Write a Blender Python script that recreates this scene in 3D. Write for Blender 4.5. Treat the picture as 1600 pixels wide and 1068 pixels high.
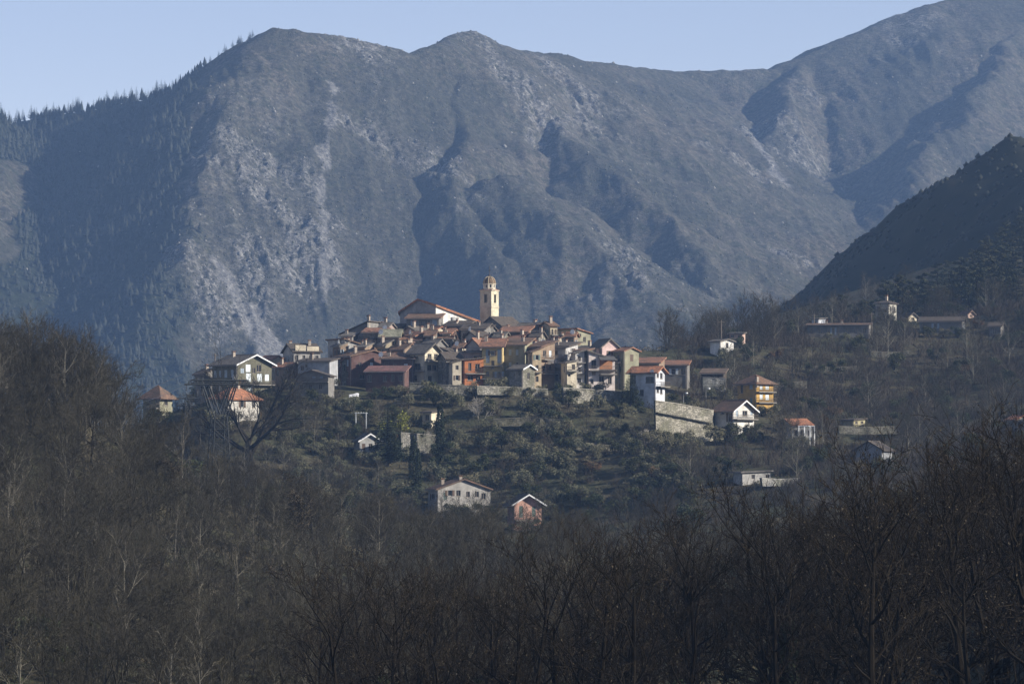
import bpy, math, random
import numpy as np
from mathutils import Vector
for o in list(bpy.data.objects): bpy.data.objects.remove(o)
SC = bpy.context.scene
COL = SC.collection
rad = math.radians

# ------------------------------------------------------------------ camera
FPX = 1600 * 150.0 / 36.0            # focal length in photograph pixels
PITCH = math.atan(226 / FPX)         # horizon lies at y = 760 in the photograph
cam = bpy.data.cameras.new('camera'); cam.lens = 150; cam.sensor_width = 36
cam.clip_start = 1; cam.clip_end = 20000
camo = bpy.data.objects.new('camera', cam); COL.objects.link(camo)
camo.location = (0, 0, 0); camo.rotation_euler = (rad(90) + PITCH, 0, 0)
SC.camera = camo

# ------------------------------------------------------------------ sun and sky
SUN_AZ, SUN_EL = rad(75), rad(23)     # azimuth measured from straight behind the camera to the right
SV = Vector((math.cos(SUN_EL) * math.sin(SUN_AZ), -math.cos(SUN_EL) * math.cos(SUN_AZ), math.sin(SUN_EL)))
W = bpy.data.worlds.new('World'); SC.world = W; W.use_nodes = True
nt = W.node_tree; nt.nodes.clear()
sky = nt.nodes.new('ShaderNodeTexSky'); sky.sky_type = 'NISHITA'; sky.sun_disc = False
sky.sun_elevation = SUN_EL; sky.sun_rotation = math.atan2(SV.x, SV.y)
sky.altitude = 600; sky.air_density = 0.65; sky.dust_density = 0.0; sky.ozone_density = 0.0
bg = nt.nodes.new('ShaderNodeBackground'); bg.inputs['Strength'].default_value = 0.09
wo = nt.nodes.new('ShaderNodeOutputWorld')
tint = nt.nodes.new('ShaderNodeMix'); tint.data_type = 'RGBA'; tint.blend_type = 'MULTIPLY'; tint.inputs[0].default_value = 1.0; tint.inputs[7].default_value = (1.11, 0.905, 0.87, 1)   # the film's lavender cast, even over the whole sky
nt.links.new(sky.outputs[0], tint.inputs[6]); nt.links.new(tint.outputs[2], bg.inputs[0]); nt.links.new(bg.outputs[0], wo.inputs[0])
sl = bpy.data.lights.new('sun', 'SUN'); sl.energy = 5.0; sl.angle = rad(0.55); sl.color = (1.0, 0.93, 0.82)
so = bpy.data.objects.new('sun', sl); COL.objects.link(so)
so.rotation_euler = SV.to_track_quat('Z', 'Y').to_euler(); so.location = (400, 0, 400)
SC.view_settings.view_transform = 'Standard'; SC.view_settings.look = 'None'
SC.view_settings.exposure = 0.86; SC.view_settings.gamma = 1.0; SC.view_settings.use_curve_mapping = False
SC.cycles.volume_bounces = 0
HAZE_DENSITY = 0.000076

# ------------------------------------------------------------------ geometry helpers
def P(px, py, D):
    """world point at distance D (along +Y) seen at photograph pixel px, py"""
    v = -(py - 534) / FPX
    d = D / (math.cos(PITCH) - v * math.sin(PITCH))
    return Vector(((px - 800) / FPX * d, D, d * (math.sin(PITCH) + v * math.cos(PITCH))))
def project(x, y, z):
    d = y * math.cos(PITCH) + z * math.sin(PITCH)
    v = (-y * math.sin(PITCH) + z * math.cos(PITCH)) / d
    return 800 + x / d * FPX, 534 - v * FPX

def hash2(ix, iy, seed):
    h = (ix.astype(np.int64) * 374761393 + iy.astype(np.int64) * 668265263 + seed * 1442695041) & 0xffffffff
    h = ((h ^ (h >> 13)) * 1274126177) & 0xffffffff
    return (h ^ (h >> 16)) & 0xffffffff
def pnoise(x, y, seed=0):
    x = np.asarray(x, float); y = np.asarray(y, float)
    xi = np.floor(x); yi = np.floor(y); xf = x - xi; yf = y - yi
    u = xf * xf * xf * (xf * (xf * 6 - 15) + 10); v = yf * yf * yf * (yf * (yf * 6 - 15) + 10)
    def g(dx, dy):
        a = hash2(xi + dx, yi + dy, seed) / 4294967296.0 * 2 * np.pi
        return np.cos(a) * (xf - dx) + np.sin(a) * (yf - dy)
    a = g(0, 0); b = g(1, 0); c = g(0, 1); d = g(1, 1)
    return 1.5 * ((a * (1 - u) + b * u) * (1 - v) + (c * (1 - u) + d * u) * v)
def fbm(x, y, seed=0, o=4, gain=0.5, lac=2.03):
    s = 0; a = 1
    for i in range(o):
        s = s + a * pnoise(x, y, seed + i * 17); x = x * lac; y = y * lac; a *= gain
    return s
def ridged(x, y, seed=0, o=4, gain=0.5):
    s = 0; a = 1
    for i in range(o):
        s = s + a * (1 - 2 * np.abs(pnoise(x, y, seed + i * 31))); x = x * 2.1; y = y * 2.1; a *= gain
    return s
def sstep(a, b, x):
    t = np.clip((x - a) / (b - a), 0, 1); return t * t * (3 - 2 * t)

def mesh_np(name, V, Q, mat=None, smooth=False, attrs=None):
    """mesh from numpy arrays of vertices and quads (or triangles)"""
    me = bpy.data.meshes.new(name)
    V = np.asarray(V, np.float32); Q = np.asarray(Q, np.int32); k = Q.shape[1]
    me.vertices.add(len(V)); me.vertices.foreach_set('co', V.ravel())
    me.loops.add(Q.size); me.loops.foreach_set('vertex_index', Q.ravel())
    me.polygons.add(len(Q)); me.polygons.foreach_set('loop_start', np.arange(0, Q.size, k, dtype=np.int32))
    try: me.polygons.foreach_set('loop_total', np.full(len(Q), k, np.int32))
    except Exception: pass
    if smooth: me.polygons.foreach_set('use_smooth', np.ones(len(Q), bool))
    me.update(calc_edges=True); me.validate()
    for an, av in (attrs or {}).items():
        at = me.attributes.new(an, 'FLOAT', 'POINT'); at.data.foreach_set('value', np.asarray(av, np.float32).ravel())
    if mat: me.materials.append(mat)
    return me
def grid_quads(nr, nc):
    i = np.arange(nr * nc).reshape(nr, nc)
    return np.stack([i[:-1, :-1], i[:-1, 1:], i[1:, 1:], i[1:, :-1]], -1).reshape(-1, 4)

def link(name, me, parent=None, loc=None, rz=0, **props):
    o = bpy.data.objects.new(name, me); COL.objects.link(o)
    if parent: o.parent = parent
    if loc is not None: o.location = loc
    if rz: o.rotation_euler = (0, 0, rz)
    for k, v in props.items():
        if v is not None: o[k] = v
    return o
def thing(name, label, cat, loc=(0, 0, 0), rz=0, group=None):
    return link(name, None, None, loc, rz, label=label, category=cat, group=group)

class MB:
    """collects faces; build() links them as one mesh object"""
    def __init__(s): s.v = []; s.f = []
    def poly(s, pts):
        n = len(s.v); s.v += [tuple(p) for p in pts]; s.f.append(tuple(range(n, n + len(pts))))
    def hexa(s, b, t):
        """solid from four bottom and four top points (both counter-clockwise seen from above)"""
        n = len(s.v); s.v += [tuple(p) for p in b] + [tuple(p) for p in t]
        s.f += [(n+3, n+2, n+1, n), (n+4, n+5, n+6, n+7)]
        for i in range(4):
            j = (i + 1) % 4; s.f.append((n+i, n+j, n+4+j, n+4+i))
    def box(s, x0, x1, y0, y1, z0, z1):
        if x0 > x1: x0, x1 = x1, x0
        if y0 > y1: y0, y1 = y1, y0
        s.hexa([(x0,y0,z0),(x1,y0,z0),(x1,y1,z0),(x0,y1,z0)], [(x0,y0,z1),(x1,y0,z1),(x1,y1,z1),(x0,y1,z1)])
    def slab(s, pts, th, up=Vector((0, 0, 1))):
        """polygon (upper face) thickened downwards by th"""
        n = len(s.v); k = len(pts)
        s.v += [tuple(p) for p in pts] + [tuple(Vector(p) - up * th) for p in pts]
        s.f.append(tuple(range(n, n + k))); s.f.append(tuple(range(n + 2*k - 1, n + k - 1, -1)))
        for i in range(k):
            j = (i + 1) % k; s.f.append((n+i, n+k+i, n+k+j, n+j))
    def tube(s, pts, rs, sides=6, cap=True):
        n0 = len(s.v); pts = [Vector(p) for p in pts]; m = len(pts)
        for i, p in enumerate(pts):
            t = (pts[min(i+1, m-1)] - pts[max(i-1, 0)]); t.normalize()
            a = t.cross(Vector((0.13, 0.97, 0.21)));
            if a.length < 0.05: a = t.cross(Vector((1, 0, 0)))
            a.normalize(); b = t.cross(a); r = rs[i] if isinstance(rs, (list, tuple)) else rs
            for k in range(sides):
                an = 2 * math.pi * k / sides; s.v.append(tuple(p + (a * math.cos(an) + b * math.sin(an)) * r))
        for i in range(m - 1):
            for k in range(sides):
                k2 = (k + 1) % sides; q = n0 + i * sides
                s.f.append((q + k, q + k2, q + sides + k2, q + sides + k))
        if cap:
            s.f.append(tuple(n0 + k for k in range(sides))[::-1]); s.f.append(tuple(n0 + (m-1)*sides + k for k in range(sides)))
    def mesh(s, name, mat, smooth=False):
        me = bpy.data.meshes.new(name); me.from_pydata(s.v, [], s.f); me.update()
        if smooth: me.polygons.foreach_set('use_smooth', [True] * len(me.polygons))
        if mat: me.materials.append(mat)
        return me
    def build(s, name, mat, parent=None, smooth=False, **kw):
        return link(name, s.mesh(name, mat, smooth), parent, **kw)

# ------------------------------------------------------------------ materials
def new_mat(name):
    m = bpy.data.materials.new(name); m.use_nodes = True
    return m, m.node_tree, m.node_tree.nodes['Principled BSDF']
def N(t, kind, **kw):
    n = t.nodes.new(kind)
    for k, v in kw.items(): setattr(n, k, v)
    return n
def ramp(t, fac, stops):
    r = t.nodes.new('ShaderNodeValToRGB'); e = r.color_ramp.elements
    while len(e) < len(stops): e.new(0.5)
    for i, (p, c) in enumerate(stops):
        e[i].position = p; e[i].color = (c[0], c[1], c[2], 1) if not isinstance(c, (int, float)) else (c, c, c, 1)
    t.links.new(fac, r.inputs[0]); return r.outputs[0]
def noise_tex(t, vec, scale, detail=4, rough=0.55, dist=0.0):
    n = t.nodes.new('ShaderNodeTexNoise'); n.inputs['Scale'].default_value = scale; n.inputs['Detail'].default_value = detail
    n.inputs['Roughness'].default_value = rough; n.inputs['Distortion'].default_value = dist
    if vec is not None: t.links.new(vec, n.inputs['Vector'])
    return n.outputs['Fac']
def mix(t, fac, a, b, mode='MIX'):
    m = t.nodes.new('ShaderNodeMix'); m.data_type = 'RGBA'; m.blend_type = mode
    for s, v in ((m.inputs[0], fac), (m.inputs[6], a), (m.inputs[7], b)):
        if hasattr(v, 'is_output'): t.links.new(v, s)
        elif isinstance(v, (int, float)): s.default_value = v
        else: s.default_value = (v[0], v[1], v[2], 1)
    return m.outputs[2]
def math_n(t, op, a, b=0.0, clamp=False):
    m = t.nodes.new('ShaderNodeMath'); m.operation = op; m.use_clamp = clamp
    for s, v in ((m.inputs[0], a), (m.inputs[1], b)):
        if hasattr(v, 'is_output'): t.links.new(v, s)
        else: s.default_value = v
    return m.outputs[0]
def attr(t, name):
    a = t.nodes.new('ShaderNodeAttribute'); a.attribute_name = name; return a.outputs['Fac']
def coord(t, which='Object'):
    return t.nodes.new('ShaderNodeTexCoord').outputs[which]
def scaled(t, vec, s):
    m = t.nodes.new('ShaderNodeMapping'); m.inputs['Scale'].default_value = s; t.links.new(vec, m.inputs['Vector']); return m.outputs[0]
def bump(t, b, h, strength=0.4, dist=0.1):
    n = t.nodes.new('ShaderNodeBump'); n.inputs['Strength'].default_value = strength; n.inputs['Distance'].default_value = dist
    t.links.new(h, n.inputs['Height']); t.links.new(n.outputs[0], b.inputs['Normal'])
def setc(t, b, col, rough=0.9, spec=0.15):
    if hasattr(col, 'is_output'): t.links.new(col, b.inputs['Base Color'])
    else: b.inputs['Base Color'].default_value = (*col, 1)
    b.inputs['Roughness'].default_value = rough; b.inputs['Specular IOR Level'].default_value = spec
CACHE = {}
def cached(fn):
    def w(*a):
        k = (fn.__name__,) + a
        if k not in CACHE: CACHE[k] = fn(*a)
        return CACHE[k]
    return w
def mulc(c, k): return tuple(min(1, x * k) for x in c)

@cached
def plaster(c):
    m, t, b = new_mat('plaster'); co = coord(t); pos = t.nodes.new('ShaderNodeNewGeometry').outputs['Position']
    big = noise_tex(t, pos, 0.55, 5, 0.7); streak = noise_tex(t, scaled(t, pos, (0.9, 0.9, 0.3)), 1.0, 4, 0.65)
    fine = noise_tex(t, co, 3.2, 5, 0.7)
    c1 = mix(t, ramp(t, big, [(0.35, 0.0), (0.65, 1.0)]), mulc(c, 0.62), mulc(c, 1.08))
    c2 = mix(t, ramp(t, streak, [(0.5, 0.0), (0.75, 0.5)]), c1, mulc((c[0]*0.9, c[1]*0.85, c[2]*0.8), 0.5))
    patch = noise_tex(t, pos, 0.9, 6, 0.7)
    c2 = mix(t, ramp(t, patch, [(0.56, 0.0), (0.6, 0.75)]), c2, mulc((c[0]*0.7+0.1, c[1]*0.7+0.09, c[2]*0.7+0.08), 0.75))
    c3 = mix(t, ramp(t, fine, [(0.3, 0.35), (0.6, 0.0)]), c2, mulc(c, 0.6))
    setc(t, b, c3, 0.92, 0.1); bump(t, b, fine, 0.5, 0.04); return m
@cached
def stone(c):
    m, t, b = new_mat('rubble_stone'); pos = t.nodes.new('ShaderNodeNewGeometry').outputs['Position']
    vo = t.nodes.new('ShaderNodeTexVoronoi'); vo.inputs['Scale'].default_value = 2.0; t.links.new(scaled(t, pos, (1, 1, 1.5)), vo.inputs['Vector'])
    ve = t.nodes.new('ShaderNodeTexVoronoi'); ve.feature = 'DISTANCE_TO_EDGE'; ve.inputs['Scale'].default_value = 2.0
    t.links.new(scaled(t, pos, (1, 1, 1.5)), ve.inputs['Vector'])
    sp = t.nodes.new('ShaderNodeSeparateColor'); t.links.new(vo.outputs['Color'], sp.inputs[0])
    col = mix(t, sp.outputs[0], mulc(c, 0.55), mulc(c, 1.25))
    big = noise_tex(t, pos, 0.25, 4, 0.6)
    col = mix(t, ramp(t, big, [(0.42, 0.0), (0.62, 0.8)]), col, mulc((c[0]*0.85, c[1]*0.9, c[2]*0.7), 0.45))
    joint = ramp(t, ve.outputs['Distance'], [(0.0, 0.0), (0.09, 1.0)])
    col = mix(t, joint, mulc(c, 0.35), col)
    setc(t, b, col, 0.95, 0.1); bump(t, b, joint, 0.8, 0.12); return m
@cached
def tiles(c):
    m, t, b = new_mat('clay_tiles'); co = coord(t); pos = t.nodes.new('ShaderNodeNewGeometry').outputs['Position']
    vo = t.nodes.new('ShaderNodeTexVoronoi'); vo.inputs['Scale'].default_value = 3.4; t.links.new(co, vo.inputs['Vector'])
    sp = t.nodes.new('ShaderNodeSeparateColor'); t.links.new(vo.outputs['Color'], sp.inputs[0])
    col = mix(t, sp.outputs[0], mulc(c, 0.6), mulc(c, 1.3))
    big = noise_tex(t, pos, 0.45, 5, 0.65)
    col = mix(t, ramp(t, big, [(0.4, 0.0), (0.66, 0.8)]), col, (0.10 * 0.7 + c[0]*0.12, 0.085*0.7 + c[1]*0.15, 0.07*0.7 + c[2]*0.15))
    wv = t.nodes.new('ShaderNodeTexWave'); wv.inputs['Scale'].default_value = 1.3; wv.inputs['Distortion'].default_value = 0.3
    t.links.new(co, wv.inputs['Vector'])
    setc(t, b, col, 0.88, 0.2); bump(t, b, wv.outputs['Fac'], 0.6, 0.08); return m
@cached
def paint(c):
    m, t, b = new_mat('weathered_paint'); pos = t.nodes.new('ShaderNodeNewGeometry').outputs['Position']
    n = noise_tex(t, pos, 2.2, 4, 0.6)
    setc(t, b, mix(t, n, mulc(c, 0.65), mulc(c, 1.15)), 0.65, 0.3); return m
@cached
def glass(dark):
    m, t, b = new_mat('window_glass'); setc(t, b, (0.02 * dark, 0.022 * dark, 0.026 * dark), 0.18, 0.5); return m
@cached
def metal(c):
    m, t, b = new_mat('galvanised_metal'); n = noise_tex(t, coord(t), 3.0, 3)
    setc(t, b, mix(t, n, mulc(c, 0.6), mulc(c, 1.2)), 0.55, 0.4); b.inputs['Metallic'].default_value = 0.3; return m
@cached
def leaves(c, var):
    m, t, b = new_mat('foliage'); oi = t.nodes.new('ShaderNodeObjectInfo').outputs['Random']
    pos = coord(t); n = noise_tex(t, pos, 0.9, 3, 0.7); n2 = noise_tex(t, pos, 9.0, 2, 0.7)
    k = math_n(t, 'ADD', math_n(t, 'MULTIPLY', n, 0.6), math_n(t, 'MULTIPLY', n2, 0.4))
    col = mix(t, ramp(t, k, [(0.35, 0.0), (0.65, 1.0)]), mulc(c, 0.55), mulc((c[0]*1.15, c[1]*1.1, c[2]), 1.4))
    col = mix(t, math_n(t, 'MULTIPLY', oi, var), col, (c[1]*1.5, c[1]*1.1, c[2]*0.9))
    setc(t, b, col, 0.75, 0.2)
    return m
@cached
def bark(c, var):
    m, t, b = new_mat('bark'); oi = t.nodes.new('ShaderNodeObjectInfo').outputs['Random']
    n = noise_tex(t, coord(t), 1.2, 4, 0.7)
    col = mix(t, n, mulc(c, 0.6), mulc(c, 1.35))
    col = mix(t, math_n(t, 'MULTIPLY', oi, var), col, (c[0]*1.12, c[1]*1.1, c[2]*0.8))
    setc(t, b, col, 0.95, 0.05); return m
# ------------------------------------------------------------------ the mountain range
RIDGES = [  # (polyline of (px, py, distance), slope of the flanks)
 ([(-420,330,4000),(-300,250,4000),(-100,215,3900),(0,196,3850),(150,174,3800),(275,147,3750),(340,114,3720),(395,66,3700),(430,46,3700),(480,53,3720),
   (560,61,3750),(640,85,3800),(690,66,3850),(735,49,3900),(800,82,4000)], 0.80),
 ([(800,82,4000),(880,86,4200),(960,103,4400),(1060,114,4550),(1200,110,4600)], 0.55),
 ([(1200,110,4600),
   (1250,92,4630),(1350,50,4690),(1450,6,4750),(1500,-5,4780),(1600,0,4820),(1750,-40,4850),(1950,-20,4850)], 0.47),
 ([(430,46,3700),(368,130,3560),(348,220,3430),(325,310,3330),(270,420,3200),(215,520,3080),(170,600,2980)], 0.72),
 ([(480,53,3720),(462,180,3560),(430,330,3400),(400,450,3250),(380,560,3100)], 0.66),
 ([(640,85,3800),(592,180,3650),(575,300,3500),(545,420,3350),(520,520,3220)], 0.66),
 ([(735,49,3900),(722,150,3760),(702,255,3560),(740,325,3440),(765,400,3320),(775,480,3200),(780,560,3080)], 0.72),
 ([(800,82,4000),(850,165,3840),(925,245,3680),(1000,315,3560),(1080,395,3440),(1180,475,3300),(1290,555,3150)], 0.58),
 ([(800,270,3500),(880,345,3380),(960,415,3290),(1040,475,3200),(1120,540,3120)], 0.55),
 ([(1250,92,4630),(1240,130,4500),(1215,180,4380),(1195,235,4240)], 0.75),
 ([(1600,0,4820),(1570,75,4600),(1535,145,4400),(1480,205,4220),(1430,280,4050)], 0.66),
 ([(-60,150,3700),(-55,240,3560),(-20,300,3460),(-30,400,3300),(-60,520,3100)], 0.62),
 ([(150,174,3800),(110,300,3600),(60,420,3400)], 0.62),
]
def ridge_height(X, Y, ridges, k=14.0):
    H = None
    for pts, sl in ridges:
        wp = [P(*p) for p in pts]; best = np.full(X.shape, -1e9)
        for a, b in zip(wp[:-1], wp[1:]):
            dx, dy = b.x - a.x, b.y - a.y; L2 = dx * dx + dy * dy
            t = np.clip(((X - a.x) * dx + (Y - a.y) * dy) / L2, 0, 1)
            d = np.hypot(X - a.x - t * dx, Y - a.y - t * dy)
            best = np.maximum(best, a.z + (b.z - a.z) * t - sl * (np.sqrt(d * d + 64) - 8))
        if H is None: H = best
        else:
            m = np.maximum(H, best); H = m + k * np.log1p(np.exp(-np.abs(H - best) / k)) - k * 0.69 * np.exp(-np.abs(H - best) / k)
    return H
def blob(X, Y, px, D, rpx, rd):
    x = (px - 800) / FPX * D
    return np.exp(-(((X - x) / (rpx * D / FPX)) ** 2 + ((Y - D) / rd) ** 2))
nr, nc = 600, 760
vv, uu = np.meshgrid(np.linspace(0, 1, nr), np.linspace(-0.175, 0.175, nc), indexing='ij')
MY = 2600 + vv * 2420; MX = uu * MY
wx = MX + 12 * fbm(MX / 160, MY / 160, 3, 3); wy = MY + 12 * fbm(MX / 160, MY / 160, 9, 3)
base = 15 + (MY - 2600) * 0.07
core = ridge_height(wx, wy, RIDGES)
MZ = np.maximum(core, base); HMAIN = 560
amp = np.clip((ridge_height(MX, MY, RIDGES[:1]) * 0 + 1), 0, 1)
dmain = np.full(MX.shape, 1e9)
for pts_, _ in RIDGES[:3]:
    wp_ = [P(*p) for p in pts_]
    for a_, b_ in zip(wp_[:-1], wp_[1:]):
        t_ = np.clip(((MX - a_.x) * (b_.x - a_.x) + (MY - a_.y) * (b_.y - a_.y)) / ((b_.x - a_.x) ** 2 + (b_.y - a_.y) ** 2), 0, 1)
        dmain = np.minimum(dmain, np.hypot(MX - a_.x - t_ * (b_.x - a_.x), MY - a_.y - t_ * (b_.y - a_.y)))
dmain = 0.18 + 0.82 * sstep(10, 110, dmain)
MZ = MZ + dmain * (5 * ridged(MX / 130 + 4, MY / 300, 21, 3, 0.5) + 2.5 * ridged(MX / 38 + MY / 240, MY / 210, 27, 4, 0.55) - 6.5)
# rock: craggy ground on the spurs and cliffs
rockm = fbm(MX / 190, MY / 240, 41, 4, 0.6) * 0.55
for (px, D, rp, rd, a) in [(335,3360,60,170,.75),(400,3450,75,190,.55),(330,3250,60,120,.4),(460,3350,60,170,.35),(1205,4280,45,110,.9),(1255,4480,30,60,.9),(900,3780,90,120,.5),(850,3700,80,160,.35),
                           (780,3880,50,120,.5),(980,3300,120,140,.45),(700,3560,40,60,.5),(300,3120,90,120,.25),(1130,4150,60,90,.3),(690,3840,40,50,.5),(860,3980,70,90,.3),(560,3740,120,40,.4)]:
    rockm = rockm + a * blob(MX, MY, px, D, rp, rd)
rockm = sstep(0.30, 0.62, rockm + 0.16 * fbm(MX / 26, MY / 34, 77, 4, 0.6))
rockm = rockm * (.25 + .75 * sstep(-.25, .2, fbm(MX / 60 + MY / 150, MY / 120, 141, 3)))
crag = ridged(MX / 14 + MY / 50, MY / 40 - MX / 60, 5, 4, 0.62)
MZ = MZ + dmain * rockm * (3.0 * crag - 1.5) + 1.0 * fbm(MX / 22, MY / 22, 61, 3, 0.6)
# scree runs
def run(X, Y, pts, wpx):
    m = np.zeros(X.shape)
    wp = [(((p[0] - 800) / FPX * p[1]), p[1]) for p in pts]
    for (ax, ay), (bx, by) in zip(wp[:-1], wp[1:]):
        t = np.clip(((X - ax) * (bx - ax) + (Y - ay) * (by - ay)) / ((bx - ax) ** 2 + (by - ay) ** 2), 0, 1)
        d = np.hypot(X - ax - t * (bx - ax), Y - ay - t * (by - ay))
        m = np.maximum(m, 1 - sstep(wpx * 0.3, wpx * 0.6, d + 6 * pnoise(X / 14, Y / 30, 8) + 3 * pnoise(X / 5, Y / 9, 18)))
    return m
scree = run(MX, MY, [(522,3640),(515,3540),(500,3430),(512,3330),(505,3240)], 8) * .8
scree = np.maximum(scree, run(MX, MY, [(345,3240),(390,3170),(420,3090),(450,3010)], 15))
scree = np.maximum(scree, run(MX, MY, [(400,3200),(440,3130),(470,3070)], 16))
scree = np.maximum(scree, run(MX, MY, [(1160,4280),(1200,4130),(1230,4020)], 14))
scree = np.maximum(scree, run(MX, MY, [(1520,4120),(1490,4050)], 14))
forest = sstep(0.0, 0.35, 0.75 * (1 - sstep(250, 330, 800 + MX / MY * FPX + 25 * fbm(MX / 60, MY / 60, 3, 3))) + 0.25 * fbm(MX / 60, MY / 60, 13, 3) - 0.15)
lit_clear = blob(MX, MY, 15, 3520, 38, 120) + blob(MX, MY, -10, 3330, 40, 60)
forest = forest * (1 - sstep(0.3, 0.5, lit_clear)) * (1 - 0.85 * rockm)
brush = sstep(0.05, 0.5, fbm(MX / 120, MY / 170, 91, 4, 0.55) + 0.5 * (1 - sstep(120, 300, MZ)) + 0.5 * blob(MX, MY, 420, 3150, 200, 200) + .4 * blob(MX, MY, 620, 3250, 150, 250) + .75 * blob(MX, MY, 500, 3480, 190, 330) + .6 * blob(MX, MY, 650, 3420, 110, 250) + .5 * blob(MX, MY, 900, 3720, 90, 130) + .4 * blob(MX, MY, 820, 3850, 50, 90))  # scrub cover; left half and one spur flank darkened to stand for shade
m, t, b = new_mat('mountain_ground')
pos = t.nodes.new('ShaderNodeNewGeometry').outputs['Position']
n1 = noise_tex(t, pos, 0.008, 6, 0.62); n2 = noise_tex(t, scaled(t, pos, (0.09, 0.09, 0.05)), 1.0, 6, 0.7); n3 = noise_tex(t, pos, 0.35, 4, 0.75)
col = mix(t, ramp(t, n1, [(0.38, 0), (0.62, 1)]), (0.066, 0.063, 0.050), (0.084, 0.075, 0.060))
col = mix(t, ramp(t, n2, [(0.48, 0), (0.62, 0.85)]), col, (0.036, 0.040, 0.024))
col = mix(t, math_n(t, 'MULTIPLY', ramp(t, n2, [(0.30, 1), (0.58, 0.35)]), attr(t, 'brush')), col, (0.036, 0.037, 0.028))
col = mix(t, attr(t, 'forest'), col, (0.020, 0.024, 0.014))
rk = mix(t, ramp(t, n3, [(0.35, 0), (0.65, 1)]), (0.075, 0.073, 0.07), (0.21, 0.205, 0.195))
col = mix(t, math_n(t, 'MULTIPLY', attr(t, 'rock'), ramp(t, noise_tex(t, scaled(t, pos, (0.16, 0.16, 0.07)), 1.0, 5, 0.7), [(0.44, 0.05), (0.56, 1)])), col, rk)
col = mix(t, attr(t, 'scree'), col, mix(t, n3, (0.10, 0.098, 0.094), (0.20, 0.196, 0.19)))
spk = noise_tex(t, scaled(t, pos, (0.22, 0.16, 0.22)), 1.0, 6, 0.82)
col = mix(t, 1.0, col, ramp(t, spk, [(0.36, 0.42), (0.5, 0.95), (0.66, 1.9)]), 'MULTIPLY')
dots = ramp(t, n3, [(0.66, 0), (0.71, 0.9)])
col = mix(t, dots, col, (0.24, 0.23, 0.21))
setc(t, b, col, 0.95, 0.05); bump(t, b, n3, 0.9, 3.0)
MOUNT = m
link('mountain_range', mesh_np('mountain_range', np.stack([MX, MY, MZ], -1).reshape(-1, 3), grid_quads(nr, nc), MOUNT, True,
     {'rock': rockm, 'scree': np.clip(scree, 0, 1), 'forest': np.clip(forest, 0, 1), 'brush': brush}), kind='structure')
def mount_z(x, y):
    fy = (y - 2600) / 2420 * (nr - 1); fx = (x / y + 0.175) / 0.35 * (nc - 1)
    iy = np.clip(np.asarray(fy).astype(int), 0, nr - 2); ix = np.clip(np.asarray(fx).astype(int), 0, nc - 2)
    ty = fy - iy; tx = fx - ix
    return (MZ[iy, ix] * (1-tx) + MZ[iy, ix+1] * tx) * (1-ty) + (MZ[iy+1, ix] * (1-tx) + MZ[iy+1, ix+1] * tx) * ty

# ------------------------------------------------------------------ shaded hillside on the right
HR = [([(1800,480,1380),(1720,380,1500),(1660,285,1600),(1600,212,1700),(1520,262,1850),(1450,318,2000),(1410,388,2150),(1368,440,2350),(1320,502,2600),(1280,565,2850)], 0.85)]
yy, xx = np.meshgrid(np.linspace(1300, 2900, 260), np.linspace(0, 420, 160), indexing='ij')
zz = ridge_height(xx + 10 * fbm(xx / 60, yy / 60, 4, 3), yy, HR) + 4 * fbm(xx / 40, yy / 60, 7, 4) - 2
zz = np.maximum(zz, -60)
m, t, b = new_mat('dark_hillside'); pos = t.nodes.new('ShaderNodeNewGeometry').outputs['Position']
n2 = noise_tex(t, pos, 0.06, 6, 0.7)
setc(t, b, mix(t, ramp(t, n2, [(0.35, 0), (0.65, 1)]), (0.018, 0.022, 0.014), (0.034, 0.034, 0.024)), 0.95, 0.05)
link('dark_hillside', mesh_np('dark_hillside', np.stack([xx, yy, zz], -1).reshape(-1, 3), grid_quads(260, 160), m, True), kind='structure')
def hill_r_z(x, y):
    return np.maximum(ridge_height(x + 10 * fbm(x / 60, y / 60, 4, 3), y, HR) + 4 * fbm(x / 40, y / 60, 7, 4) - 2, -60)
# ------------------------------------------------------------------ the list of buildings (read off the photograph, placed in depth)
GREY=(.37,.355,.33); DGREY=(.215,.205,.19); BEIGE=(.42,.36,.26); OLIVE=(.15,.145,.105); OLV2=(.29,.28,.20); YEL=(.58,.45,.22); ORA=(.42,.165,.075); PINK=(.62,.45,.38)
WHITE=(.74,.72,.68); DRED=(.125,.074,.066); BLUEG=(.36,.365,.38); OCHRE=(.46,.29,.09); BROWN=(.27,.20,.145); STN=(.30,.28,.24); CREAM=(.62,.55,.42)
RED=(.27,.135,.085); RBR=(.18,.108,.073); RDK=(.088,.072,.060); RGY=(.15,.135,.118); ROR=(.38,.165,.088)
SHW=(.62,.68,.72); SHB=(.30,.36,.42); SHG=(.16,.21,.18); SHBR=(.12,.08,.055)
HOUSES = []
def H(label, xl, xc, xr, yb, ye, th, wall, roof, rt, rise, **kw):
    D = kw.pop('D', None)
    if D is None: D = 1000 + (605 - yb) * 0.65
    HOUSES.append(dict(label=label, xl=xl, xc=xc, xr=xr, yb=yb, ye=ye, th=rad(th), wall=wall, roof=roof, rt=rt, rise=rise, D=D, **kw))
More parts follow.
